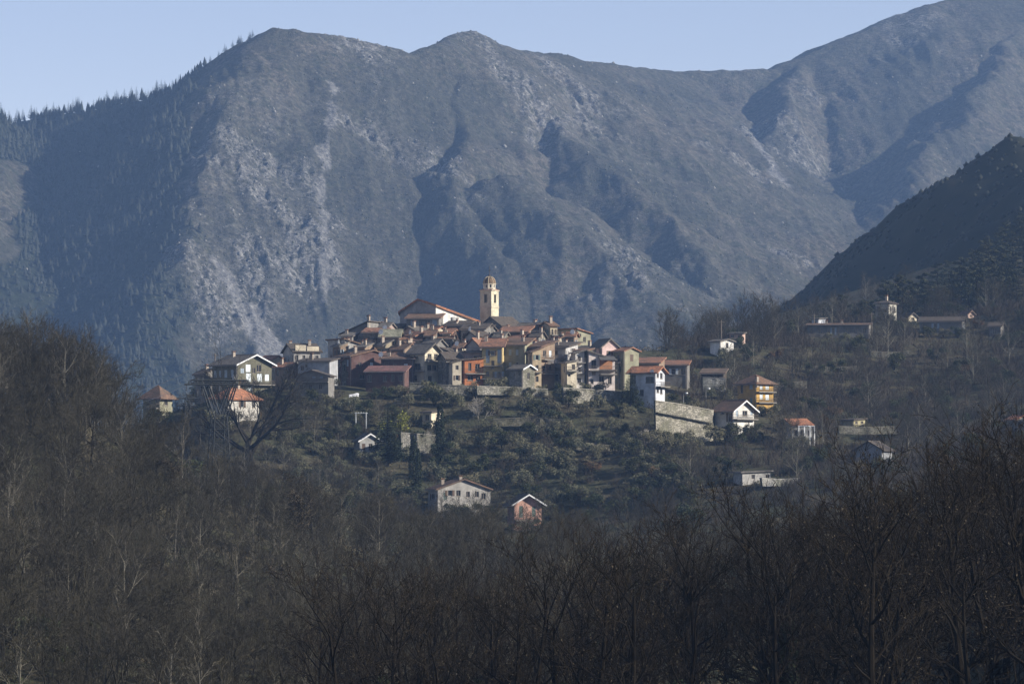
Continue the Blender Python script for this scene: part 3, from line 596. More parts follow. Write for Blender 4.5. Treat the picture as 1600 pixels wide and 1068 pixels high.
def chimney(par, x, y, z, h):
    mb = MB(); w = .32; mb.box(x-w, x+w, y-w, y+w, z - 1.2, z + h)
    o = mb.build('chimney', plaster((.40, .34, .28)), par)
    c = MB(); c.box(x-w-.1, x+w+.1, y-w-.1, y+w+.1, z+h+.22, z+h+.32)
    for sx in (-1, 1):
        for sy in (-1, 1): c.box(x+sx*.22-.06, x+sx*.22+.06, y+sy*.22-.06, y+sy*.22+.06, z+h, z+h+.22)
    c.build('chimney_cap', tiles(RED), par if par.parent is None else par)
def dish(par, x, y, z, face=(-.25, -.95, .2)):
    n = Vector(face).normalized(); a = n.cross(Vector((0, 0, 1))).normalized(); b_ = n.cross(a); mb = MB(); R_ = .62; rings = []
    for i in range(4):
        r = R_ * i / 3; d = .16 * (i / 3) ** 2
        rings.append([Vector((x, y, z)) + (a * math.cos(k*math.pi/6) + b_ * math.sin(k*math.pi/6)) * r + n * d for k in range(12)])
    for i in range(3):
        for k in range(12):
            j = (k+1) % 12; mb.poly([rings[i][k], rings[i][j], rings[i+1][j], rings[i+1][k]])
    mb.tube([Vector((x, y, z)) , Vector((x, y, z)) - n * .3 - Vector((0, 0, .6))], .04, 5); mb.tube([Vector((x, y, z)) - b_ * -.5, Vector((x, y, z)) + n * .55], .02, 4)
    mb.build('satellite_dish', paint((.78, .78, .76)), par)
def roof_planes(rt, x0, x1, y0, y1, ze, rise, oh):
    """list of upper-face polygons; x1,y0 is the near corner"""
    X0, X1, Y0, Y1 = x0 - oh, x1 + oh, y0 - oh, y1 + oh; V = Vector
    if rt == 'gx':
        ym = (y0 + y1) / 2; k = rise / (ym - y0); d = oh * k
        return [[V((X0,Y0,ze-d)), V((X1,Y0,ze-d)), V((X1,ym,ze+rise)), V((X0,ym,ze+rise))], [V((X1,Y1,ze-d)), V((X0,Y1,ze-d)), V((X0,ym,ze+rise)), V((X1,ym,ze+rise))]]
    if rt == 'gy':
        xm = (x0 + x1) / 2; k = rise / (x1 - xm); d = oh * k
        return [[V((X1,Y0,ze-d)), V((X1,Y1,ze-d)), V((xm,Y1,ze+rise)), V((xm,Y0,ze+rise))], [V((X0,Y1,ze-d)), V((X0,Y0,ze-d)), V((xm,Y0,ze+rise)), V((xm,Y1,ze+rise))]]
    if rt == 'hip':
        w, l = x1 - x0, y1 - y0; k = rise / (min(w, l) / 2); d = oh * k; xm, ym = (x0+x1)/2, (y0+y1)/2
        if w >= l: a, b_ = V((x0 + l/2 - .01, ym, ze+rise)), V((x1 - l/2 + .01, ym, ze+rise))
        else: a, b_ = V((xm, y0 + w/2 - .01, ze+rise)), V((xm, y1 - w/2 + .01, ze+rise))
        c = [V((X0,Y0,ze-d)), V((X1,Y0,ze-d)), V((X1,Y1,ze-d)), V((X0,Y1,ze-d))]
        if w >= l: return [[c[0],c[1],b_,a], [c[1],c[2],b_], [c[2],c[3],a,b_], [c[3],c[0],a]]
        return [[c[0],c[1],a], [c[1],c[2],b_,a], [c[2],c[3],b_], [c[3],c[0],a,b_]]
    if rt == 'sy':
        k = rise / (y1 - y0); d = oh * k
        return [[V((X0,Y0,ze-d)), V((X1,Y0,ze-d)), V((X1,Y1,ze+rise+d)), V((X0,Y1,ze+rise+d))]]
    if rt == 'sx+':
        k = rise / (x1 - x0); d = oh * k
        return [[V((X0,Y0,ze+rise+d)), V((X1,Y0,ze-d)), V((X1,Y1,ze-d)), V((X0,Y1,ze+rise+d))]]
    if rt == 'sx-':
        k = rise / (x1 - x0); d = oh * k
        return [[V((X0,Y0,ze-d)), V((X1,Y0,ze+rise+d)), V((X1,Y1,ze+rise+d)), V((X0,Y1,ze-d))]]
    if rt == 'wedge':     # falls away along the right-hand flank
        k = rise / (y1 - y0); d = oh * k
        return [[V((X0,Y0,ze+rise+d)), V((X1,Y0,ze+rise+d)), V((X1,Y1,ze-d)), V((X0,Y1,ze-d))]]
def zroof(rt, x, y, x0, x1, y0, y1, ze, rise):
    if rt == 'gx': return ze + rise * (1 - abs(y - (y0+y1)/2) / ((y1-y0)/2))
    if rt == 'gy': return ze + rise * (1 - abs(x - (x0+x1)/2) / ((x1-x0)/2))
    if rt == 'hip': return ze + min(rise, rise / (min(x1-x0, y1-y0)/2) * min(x-x0, x1-x, y-y0, y1-y))
    if rt == 'sy': return ze + rise * (y-y0) / (y1-y0)
    if rt == 'sx+': return ze + rise * (x1-x) / (x1-x0)
    if rt == 'sx-': return ze + rise * (x-x0) / (x1-x0)
    return ze + rise * (y1-y) / (y1-y0)
def build_house(h):
    th = h['th']; D = h['D']; s = D / FPX; rt = h['rt']
    if h.get('wedge'): rt = 'wedge'
    wl = (h['xc'] - h['xl']) * s / math.cos(th); wr = (h['xr'] - h['xc']) * s / math.sin(th)
    wl = max(wl, 2.0 if h['th'] < rad(32) else 4.0); wr = max(wr, 2.0 if h['th'] > rad(58) else 4.5)
    wl = min(wl, 22); wr = min(wr, 15)
    root = thing('house', h['label'], 'house', P(h['xc'], h['yb'], D), -th)
    ze = (h['yb'] - h['ye']) * s; rise = max(.3, h['rise'] * s)
    if rt == 'wedge': rise = max(rise, (h['xr'] - h['xc']) * s * 0.30)
    if rt == 'wedge': ze = ze - rise
    x0, x1, y0, y1 = -wl, 0.0, 0.0, wr; zb = -5.0
    mw = stone(h['wall']) if h['wall'] == STN else plaster(h['wall'])
    # wall frames: origin, direction to the right seen from outside, outward normal, width
    FL = ((x0, y0), (1, 0), (0, -1), wl); FR = ((x1, y0), (0, 1), (1, 0), wr)
    FB = ((x1, y1), (-1, 0), (0, 1), wl); FX = ((x0, y1), (0, -1), (-1, 0), wr)
    def specs(key, auto, F, isL):
        out = []
        for (px, py, w, hh, ty, c) in h.get(key, []):
            k = s / math.cos(th) if isL else s / math.sin(th)
            uc = wl + (px - h['xc']) * k if isL else (px - h['xc']) * k
            ww = w * k; vc = (h['yb'] - py) * s; hv = hh * s
            out.append([uc - ww/2, uc + ww/2, vc - hv/2, vc + hv/2, ty, c])
        if auto in h:
            nc_, nr_, ty, c = h[auto]; F_w = F[3]; st = ze / nr_
            for j in range(nr_):
                for i in range(nc_):
                    if rnd.random() < .1 and nc_ * nr_ > 2: continue
                    uc = F_w * (i + .5) / nc_ + rnd.uniform(-.12, .12); vc = ze - st * (j + .5) + rnd.uniform(-.1, .1)
                    if ze > 4: vc = ze - 1.6 - 2.7 * j
                    ww = min(1.05, F_w / nc_ * .5) * rnd.uniform(.85, 1.1); hv = min(1.5, st * .55) * rnd.uniform(.9, 1.1)
                    out.append([uc - ww/2, uc + ww/2, vc - hv/2, vc + hv/2, ty if rnd.random() < .75 else rnd.choice('doc'), c])
        if F[3] > 2.6 and ze > 3.2:      # a few more openings where a long wall would stay blank
            for j in range(int((ze - .4) / 2.8)):
                for i in range(max(1, int(F[3] / 2.5))):
                    if rnd.random() < .45: continue
                    uc = F[3] * (i + .5) / max(1, int(F[3] / 2.5)) + rnd.uniform(-.25, .25); vc = ze - 1.55 - 2.8 * j + rnd.uniform(-.2, .1); ww = rnd.uniform(.75, 1.1); hv = rnd.choice([1.1, 1.35, 1.5, 2.0])
                    out.append([uc - ww/2, uc + ww/2, vc - hv/2, vc + hv/2, rnd.choice('ddoc'), rnd.choice([SHB, SHBR, SHG, SHBR])])
        ok = []
        for o in out:
            o[0] = max(o[0], .2); o[1] = min(o[1], F[3] - .2); o[3] = min(o[3], ze - .12)
            if o[1] - o[0] < .25 or o[3] - o[2] < .3: continue
            if any(o[0] < q[1] + .05 and q[0] < o[1] + .05 and o[2] < q[3] + .05 and q[2] < o[3] + .05 for q in ok): continue
            ok.append(o)
        return ok
    sL = specs('winL', 'L', FL, True); sR = specs('winR', 'R', FR, False)
    mb = MB()
    for F, sp in ((FL, sL), (FR, sR), (FB, []), (FX, [])): wall_face(mb, *F[:3], F[3], zb, ze, [o[:4] for o in sp])
    if rt != 'hip':     # pieces of wall between eaves level and roof
        cor = {}
        for F in (FL, FR, FB, FX):
            (ox, oy), ud, nd, w = F; us = [0, w/2, w]
            tops = [(ox + ud[0]*u, oy + ud[1]*u, zroof(rt, ox + ud[0]*u, oy + ud[1]*u, x0, x1, y0, y1, ze, rise) - .05) for u in us]
            pts = [(ox, oy, ze), (ox + ud[0]*w, oy + ud[1]*w, ze)] + [p for p in reversed(tops) if p[2] > ze + .02]
            if len(pts) >= 3: mb.poly(pts)
    wall = mb.build('wall', mw, root)
    for F, sp in ((FL, sL), (FR, sR)):
        for o in sp: window(root, *F[:3], o[:4], o[4], o[5])
    oh = h.get('oh', .5); rf = MB()
    for pl in roof_planes(rt, x0, x1, y0, y1, ze + .06, rise, oh):
        up = (pl[1] - pl[0]).cross(pl[2] - pl[1]).normalized(); rf.slab([p + up * .16 for p in pl], .27, up)
    roof = rf.build('roof', tiles(h['roof']), root)
    if rt in ('gx', 'hip', 'gy'):       # ridge tiles
        rg = MB(); n = 10
        if rt == 'gx': a, b_ = Vector((x0-oh, (y0+y1)/2, ze+rise+.2)), Vector((x1+oh, (y0+y1)/2, ze+rise+.2))
        elif rt == 'gy': a, b_ = Vector(((x0+x1)/2, y0-oh, ze+rise+.2)), Vector(((x0+x1)/2, y1+oh, ze+rise+.2))
        else:
            w_, l_ = x1-x0, y1-y0
            a, b_ = (Vector((x0+l_/2, (y0+y1)/2, ze+rise+.16)), Vector((x1-l_/2, (y0+y1)/2, ze+rise+.16))) if w_ >= l_ else (Vector(((x0+x1)/2, y0+w_/2, ze+rise+.16)), Vector(((x0+x1)/2, y1-w_/2, ze+rise+.16)))
        if (b_ - a).length > .3: rg.tube([a, b_], .13, 6); rg.build('ridge', tiles(mulc(h['roof'], 1.2)), roof)
    if h.get('trim'):
        e = .04
        for xx_ in (x1 + oh + .03, x0 - oh - .03):
            ym = (y0+y1)/2; k = rise / (ym - y0)
            for sg, ye_ in ((-1, y0 - oh), (1, y1 + oh)):
                tr = MB(); q = [(xx_-e, ye_), (xx_+e, ye_), (xx_+e, ym), (xx_-e, ym)][::-sg]; zz_ = [ze-oh*k, ze-oh*k, ze+rise, ze+rise][::-sg]
                tr.hexa([(a_, b_, z-.12) for (a_, b_), z in zip(q, zz_)], [(a_, b_, z+.2) for (a_, b_), z in zip(q, zz_)]); tr.build('bargeboard', paint((.72, .73, .74)), roof)
    gt = MB(); pl = roof_planes(rt, x0, x1, y0, y1, ze, rise, oh)[0]
    if rt in ('gx', 'sy', 'hip'):
        gt.tube([pl[0] + Vector((0, -.06, -.02)), pl[1] + Vector((0, -.06, -.02))], .07, 5); gt.tube([(x1 - .15, y0 - .09, zb), (x1 - .15, y0 - .09, ze - .1)], .05, 5)
        gt.build('gutter', metal((.30, .27, .25)), roof)
    for (fx, fy, hh) in h.get('chim', []):
        cx, cy = x0 + wl*fx, y0 + wr*fy; chimney(roof, cx, cy, zroof(rt, cx, cy, x0, x1, y0, y1, ze, rise), hh)
    for (fx, fy, dz) in h.get('dish', []):
        cx, cy = x0 + wl*fx, y0 + wr*fy; dish(root, cx, cy - .35, ze * dz if dz > 0 and fy < 0 else zroof(rt, cx, cy, x0, x1, y0, y1, ze, rise) + .9)
    for (fc, p0, p1, py, dp) in h.get('balc', []):
        F = FL if fc == 'L' else FR; k = s / math.cos(th) if fc == 'L' else s / math.sin(th); off = wl if fc == 'L' else 0
        u0, u1 = off + (p0 - h['xc']) * k, off + (p1 - h['xc']) * k; u0 = max(u0, -.2); u1 = min(u1, F[3] + .2); zf = (h['yb'] - py) * s
        if u1 - u0 < .6: continue
        bm_ = MB(); obox(bm_, *F[:3], u0, u1, .004, dp, zf - .2, zf); bo = bm_.build('balcony', plaster((.27, .25, .22)), root)
        r_ = MB()
        for d_ in (dp - .06,):
            obox(r_, *F[:3], u0, u1, d_ - .03, d_ + .03, zf + .92, zf + .99); obox(r_, *F[:3], u0, u1, d_ - .02, d_ + .02, zf + .1, zf + .14)
            n = max(3, int((u1 - u0) / .22))
            for i in range(n + 1):
                u = u0 + .02 + (u1 - u0 - .04) * i / n; obox(r_, *F[:3], u - .018, u + .018, d_ - .018, d_ + .018, zf, zf + .92)
        for u in (u0 + .03, u1 - .03): obox(r_, *F[:3], u - .025, u + .025, .004, dp - .1, zf + .92, zf + .99)
        r_.build('railing', paint((.10, .08, .065)), bo)
    if h.get('posts'):
        fc, pxs, pb, pt_, dp, c = h['posts']; F = FL if fc == 'L' else FR; k = s / math.cos(th) if fc == 'L' else s / math.sin(th); off = wl if fc == 'L' else 0; us = [off + (p - h['xc']) * k for p in pxs]; zt_ = (h['yb'] - pt_) * s
        for u in us: q = MB(); obox(q, *F[:3], u - .12, u + .12, dp - .12, dp + .12, (h['yb'] - pb) * s - 1, zt_); q.build('porch_post', paint(c), root)
        q = MB(); obox(q, *F[:3], us[0] - .15, us[-1] + .15, dp - .1, dp + .1, zt_, zt_ + .22); q.build('porch_beam', paint(c), root)
    for (fc, p0, p1, py, dp) in h.get('awning', []):
        k = s / math.sin(th); u0, u1 = (p0 - h['xc']) * k, (p1 - h['xc']) * k; z = (h['yb'] - py) * s
        aw = MB(); aw.slab([(dp, u0, z - .9), (dp, u1, z - .9), (.02, u1, z), (.02, u0, z)], .06); aw.build('awning', paint((.10, .095, .09)), root)
    for (fc, p0, p1, py, hp) in h.get('brick', []):
        k = s / math.sin(th); u0, u1 = (p0 - h['xc']) * k, (p1 - h['xc']) * k; z = (h['yb'] - py) * s
        bk = MB(); obox(bk, *FR[:3], u0, u1, .004, .05, z - hp*s/2, z + hp*s/2); bk.build('brick_panel', plaster((.46, .22, .11)), root)
    if h.get('skylight'):
        ym = (y0+y1)/2; k = rise / (ym - y0); sk_n = Vector((0, -k, 1)).normalized()
        for fx in (.35, .8):
            cx = x0 + wl*fx; sk = MB(); zz_ = lambda y: ze + k * (y - y0) + .22
            sk.slab([Vector((cx-1.0, ym*.55, zz_(ym*.55))) , Vector((cx+1.0, ym*.55, zz_(ym*.55))), Vector((cx+1.0, ym*.85, zz_(ym*.85))), Vector((cx-1.0, ym*.85, zz_(ym*.85)))], .06, sk_n)
            sk.build('skylight', paint((.75, .76, .76)), roof)
    if h.get('attic'):
        at = MB(); obox(at, *FR[:3], .4, wr*.45, .004, .05, ze + .1, ze + rise * .2 + 1.2); obox(at, *FR[:3], wr*.5, wr - .4, .004, .05, ze + .1, ze + rise*.2 + .9); at.build('sunlit_attic_panel', plaster(CREAM), root)  # cream panels painted in for the sunlit attic opening
    CLEAR.append((h['xl'], min(h['ye'], h['ye'] - h['rise']), h['xr'], h['yb'], D)); return root
for h in HOUSES: build_house(h)

# ------------------------------------------------------------------ church and bell tower
def church():
    D = 1056; s = D / FPX; V = Vector
    o = P(681, 530, D); root = thing('church', 'big shade-grey church gable with sunlit white wall and red roof edge beside the bell tower', 'church', o)
    # plan: A left end, B near corner, C right end; the roof falls to both sides of a ridge that runs away from the viewer
    A = V(((624-681)*s, 5.5, 0)); B = V((0, 0, 0)); C = V(((747-681)*s, 8.0, 0)); L = 20.0
    zx = lambda x: (530 - (468 + (652-681-x/s)*.64 if x/s < 652-681 else 468 + (x/s - (652-681))*.345)) * s
    def wall(nm, p, q, mat, ops):
        d = q - p; w = d.length; ud = d.normalized(); nd = V((ud.y, -ud.x, 0)); mb = MB(); zt = min(zx(p.x), zx(q.x)) - .05
        wall_face(mb, (p.x, p.y), (ud.x, ud.y), (nd.x, nd.y), w, -6, zt, [(w*f - .45, w*f + .45, zt - 2.6, zt - .9) for f in ops], .25)
        pts = [(p.x, p.y, zt), (q.x, q.y, zt)] + [((p + d*f).x, (p + d*f).y, zx((p + d*f).x)) for f in (1, .75, .5, .25, 0) if zx((p + d*f).x) > zt + .02]
        mb.poly(pts); wo_ = mb.build(nm, mat, root)
        for f in ops:
            w_ = MB(); obox(w_, (p.x, p.y), (ud.x, ud.y), (nd.x, nd.y), w*f - .45, w*f + .45, -.24, -.2, zt - 2.6, zt - .9); w_.build('window', glass(1), root)
    M_ = A.lerp(B, (652-624)/57.0)
    wall('front_wall', A, M_, plaster((.30, .295, .30)), []); wall('front_wall', M_, B, plaster((.30, .295, .30)), [])  # front plaster painted darker than the sunlit wall for its shade
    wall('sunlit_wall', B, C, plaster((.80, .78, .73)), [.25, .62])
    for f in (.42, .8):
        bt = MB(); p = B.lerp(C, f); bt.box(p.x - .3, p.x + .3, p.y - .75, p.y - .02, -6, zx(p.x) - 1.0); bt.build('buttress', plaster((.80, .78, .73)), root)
    bk = MB(); bk.poly([(C.x, C.y, -6), (C.x, L, -6), (C.x, L, zx(C.x)), (C.x, C.y, zx(C.x))]); bk.poly([(A.x, L, -6), (A.x, A.y, -6), (A.x, A.y, zx(A.x)), (A.x, L, zx(A.x))])
    bk.poly([(C.x, L, -6), (A.x, L, -6), (A.x, L, zx(A.x)), (M_.x, L, zx(M_.x)), (C.x, L, zx(C.x))]); bk.build('back_wall', plaster(GREY), root)
    oh = .5; up = V((0, 0, 1))
    for nm, seq in (('roof', [A, M_]), ('roof', [M_, B, C])):
        rf = MB(); fr = []
        for p in seq:
            x = p.x - oh if p is A else (p.x + oh if p is C else p.x); fr.append(V((x, p.y - oh, zx(x) + .45)))
        rf.slab(fr + [V((fr[-1].x, L + oh, fr[-1].z)), V((fr[0].x, L + oh, fr[0].z))], .5, up); rf.build(nm, tiles(ROR), root)
    CLEAR.append((624, 465, 745, 520, D))
church()
def tower():
    D = 1068; s = D / FPX; th = rad(33)
    c = P(767.7, 520, D); wl = (767.7 - 750) * s / math.cos(th); w = wl
    root = thing('bell_tower', 'pale square bell tower with arched openings, octagonal lantern and tiled dome', 'bell tower', c, -th)
    V = Vector; zt = (520 - 452.5) * s; cx, cy = -w/2, w/2
    ow, oh_ = .95, 2.1; zb_ = zt - 3.2; mb = MB()
    FS = [((-w, 0), (1, 0), (0, -1)), ((0, 0), (0, 1), (1, 0)), ((0, w), (-1, 0), (0, 1)), ((-w, w), (0, -1), (-1, 0))]
    for F in FS: wall_face(mb, *F, w, -8, zt, [(w/2 - ow/2, w/2 + ow/2, zb_, zb_ + oh_)], .5)
    mb.build('shaft', plaster((.58, .54, .40)), root)
    for F in FS[:2]:
        a = MB(); n = 7
        for i in range(n): obox(a, *F, w/2 - ow/2, w/2 + ow/2, -.42, -.2, zb_ + oh_ * (i + .1) / n, zb_ + oh_ * (i + .45) / n)
        lo = a.build('louvre', paint((.05, .045, .04)), root)
        ar = MB(); r = ow/2 + .16
        pts = [(w/2 + r * math.cos(math.pi * i / 8), zb_ + oh_ - .1 + r * .7 * math.sin(math.pi * i / 8)) for i in range(9)]
        for (u0, z0), (u1, z1) in zip(pts[:-1], pts[1:]):
            p = lambda u, z, d: (F[0][0] + F[1][0]*u + F[2][0]*d, F[0][1] + F[1][1]*u + F[2][1]*d, z)
            ar.hexa([p(u1, z1, .08), p(u0, z0, .08), p(u0, z0, .006), p(u1, z1, .006)], [p(u1, z1 + .16, .08), p(u0, z0 + .16, .08), p(u0, z0 + .16, .006), p(u1, z1 + .16, .006)])
        ar.build('arch', plaster((.64, .58, .46)), root)
    e = .18
    for zc, e in ((zt, .2), (zt - 4.2, .12)):
        co = MB()
        for F in FS: obox(co, *F, -e, w + e, .004, e, zc - .22, zc)
        co.build('cornice', plaster((.62, .55, .42)), root)
    # octagonal lantern
    def ring(r, z, n=8, off=math.pi/8): return [V((cx + r * math.cos(off + 2*math.pi*i/n), cy + r * math.sin(off + 2*math.pi*i/n), z)) for i in range(n)]
    R0 = 8.9 * s / math.cos(math.pi/8); z1 = zt + 14 * s * .72
    top = MB(); top.hexa([(-w-.2, -.2, zt), (.2, -.2, zt), (.2, w+.2, zt), (-w-.2, w+.2, zt)], [(-w+.5, .5, zt+.35), (-.5, .5, zt+.35), (-.5, w-.5, zt+.35), (-w+.5, w-.5, zt+.35)])
    top.build('tower_roof', tiles(RED), root)
    la = MB(); a, b_ = ring(R0, zt + .1), ring(R0, z1)
    for i in range(8):
        j = (i+1) % 8; ud = (a[j] - a[i]); wd = ud.length; ud.normalize(); nd = V((ud.y, -ud.x, 0))
        wall_face(la, (a[i].x, a[i].y), (ud.x, ud.y), (nd.x, nd.y), wd, zt + .1, z1, [(wd*.3, wd*.7, zt + .6, z1 - .25)], .25)
    lan = la.build('lantern', plaster((.66, .60, .48)), root)
    for i in range(8):
        j = (i+1) % 8; ud = (a[j] - a[i]); wd = ud.length; ud.normalize(); nd = V((ud.y, -ud.x, 0)); w_ = MB()
        obox(w_, (a[i].x, a[i].y), (ud.x, ud.y), (nd.x, nd.y), wd*.3, wd*.7, -.24, -.2, zt + .6, z1 - .25); w_.build('window', glass(1), lan)
    do = MB(); R1 = R0 * 1.03; Hd = 11.5 * s; prev = None; n = 16
    for k in range(9):
        f = k / 8 * math.pi / 2; r = R1 * math.cos(f) ** .95 if k < 8 else .12; rr = ring(max(r, .12), z1 + Hd * math.sin(f), n, math.pi/16)
        if prev:
            for i in range(n): do.poly([prev[i], prev[(i+1) % n], rr[(i+1) % n], rr[i]])
        prev = rr
    do.poly(ring(R1, z1, n, math.pi/16)[::-1])
    dm = do.build('dome', tiles((.19, .125, .075)), root)
    for i in range(8):
        rb = MB(); an = math.pi/8 + i * math.pi/4
        rb.tube([V((cx + R1*1.01*math.cos(f)**.8*math.cos(an), cy + R1*1.01*math.cos(f)**.8*math.sin(an), z1 + Hd*math.sin(f))) for f in [k/7*1.5 for k in range(8)]], .07, 5); rb.build('dome_rib', plaster((.62, .52, .36)), dm)
    rg = MB()
    A, B = ring(R0 + .16, z1 - .16), ring(R0 + .16, z1 + .02)
    for i in range(8): rg.poly([A[i], A[(i+1) % 8], B[(i+1) % 8], B[i]])
    rg.poly(B); rg.poly(A[::-1]); rg.build('lantern_cornice', plaster((.62, .55, .42)), root)
    cr = MB(); zt2 = z1 + Hd; cr.tube([(cx, cy, zt2 - .1), (cx, cy, zt2 + .3), (cx, cy, zt2 + .6)], [.2, .28, .08], 8); cr.tube([(cx, cy, zt2 + .4), (cx, cy, zt2 + 2.6)], .07, 5); cr.tube([(cx - .45, cy, zt2 + 1.5), (cx + .45, cy, zt2 + 1.5)], .06, 5)
    cr.build('cross', paint((.06, .05, .045)), root)
    CLEAR.append((750, 420, 780, 500, D))
tower()

# ------------------------------------------------------------------ walls below the village
def stone_wall(label, pts, thick=.6, c=(.30, .28, .235), cap=True, seed=1):
    """pts: (px, py_top, py_bottom, distance)"""
    wp = [(P(a, b_, D), P(a, c_, D)) for a, b_, c_, D in pts]; o = wp[0][1]
    root = thing('stone_wall', label, 'wall', o); r = random.Random(seed); V_, F_ = [], []
    mb = MB(); cp = MB()
    for (t0, b0), (t1, b1) in zip(wp[:-1], wp[1:]):
        L = (t1 - t0).length; n = max(2, int(L / 1.0)); m_ = max(2, int((t0.z - b0.z) / .8)); d = (t1 - t0); nrm = Vector((d.y, -d.x, 0)).normalized()
        g = [[None] * (m_ + 1) for _ in range(n + 1)]
        for i in range(n + 1):
            for j in range(m_ + 1):
                p = (t0.lerp(t1, i/n)).lerp(b0.lerp(b1, i/n) - Vector((0, 0, .8)), j/m_); jit = 0 if i in (0, n) else r.uniform(-.14, .14)
                g[i][j] = p + nrm * (jit + .35 * j/m_) - o
        for i in range(n):
            for j in range(m_): mb.poly([g[i][j+1], g[i+1][j+1], g[i+1][j], g[i][j]])
        mb.poly([g[0][0], g[n][0], g[n][0] - nrm * thick, g[0][0] - nrm * thick]); mb.poly([g[n][0] - nrm * thick, g[0][0] - nrm * thick, g[0][m_] - nrm * thick, g[n][m_] - nrm * thick])
        if cap: cp.hexa([g[0][0] + nrm*.1, g[n][0] + nrm*.1, g[n][0] - nrm*(thick+.05), g[0][0] - nrm*(thick+.05)], [q + Vector((0, 0, .16)) for q in (g[0][0] + nrm*.1, g[n][0] + nrm*.1, g[n][0] - nrm*(thick+.05), g[0][0] - nrm*(thick+.05))])
    mb.build('masonry', stone(c), root)
    if cap: cp.build('coping', plaster(mulc(c, 1.15)), root)
    return root
def _walls():
    w = stone_wall('tall sunlit rubble retaining wall with a dark ledge below the white house', [(1024,626,686,953),(1060,631,692,957),(1113,641,692,962),(1119,643,690,975)], seed=4, c=(.36,.335,.28))
    lg = MB(); o = w.location
    for a, b_ in (((1026,645,952.8),(1068,653,957.4)),((1068,653,957.4),(1112,662,961.5)),):
        p0, p1 = P(*a) - o, P(*b_) - o; n = Vector((p1.y - p0.y, -(p1.x - p0.x), 0)).normalized()
        lg.hexa([p0 + n*.42, p1 + n*.42, p1 - n*.2, p0 - n*.2], [q + Vector((0, 0, .2)) for q in (p0 + n*.42, p1 + n*.42, p1 - n*.2, p0 - n*.2)])
    lg.build('ledge', stone((.10, .095, .08)), w)
    stone_wall('pale parapet wall along the road under the yellow and grey-green houses', [(745,603.5,611,984),(800,605,612,988),(856,608,615,992)], seed=5, c=(.27,.255,.22))
    stone_wall('grey road wall under the pinkish apartment house', [(880,606,624,983),(930,609,626,987),(985,613,632,991)], seed=6)
    stone_wall('dark road wall in front of the maroon and orange houses', [(640,598,610,990),(700,602,614,990),(744,603,615,991)], seed=7, c=(.20,.19,.165))
    stone_wall('grey terrace wall between the spruce and the cypresses', [(626,676,702,948),(680,680,706,958)], seed=9, c=(.2,.19,.17))
    stone_wall('upper terrace wall on the slope under the road', [(770,655,661,966),(830,652,659,966),(880,656,663,965)], seed=10, c=(.20,.185,.14))
    stone_wall('lower terrace wall on the open grassy slope', [(900,690,697,946),(960,697,703,950),(1020,703,708,954)], seed=11, c=(.2,.185,.14))
    stone_wall('stone base wall beneath the dark shed', [(1098,590,606,1016),(1134,591,606,1016)], seed=12, c=(.25,.25,.24))
    for i, (a, y, b_, D, lb) in enumerate([(1310,664,1400,958,'terrace wall beside the tool shed'),(1180,594,1260,1050,'long terrace wall behind the ochre house'),(1260,570,1350,1090,'middle terrace wall on the wooded right slope'),
         (1360,547,1420,1120,'short terrace wall with pale stones below the villa'),(1190,745,1250,895,'fallen white stone bank beside the ruined barn')]):
        stone_wall(lb, [(a, y+2, y+8, D-4), ((a+b_)/2, y+4, y+9, D), (b_, y+2, y+8, D+5)], seed=20+i, c=(.12,.115,.098) if i != 4 else (.34,.33,.31))
_walls()
CLEAR.append((1022, 628, 1116, 692, 958))
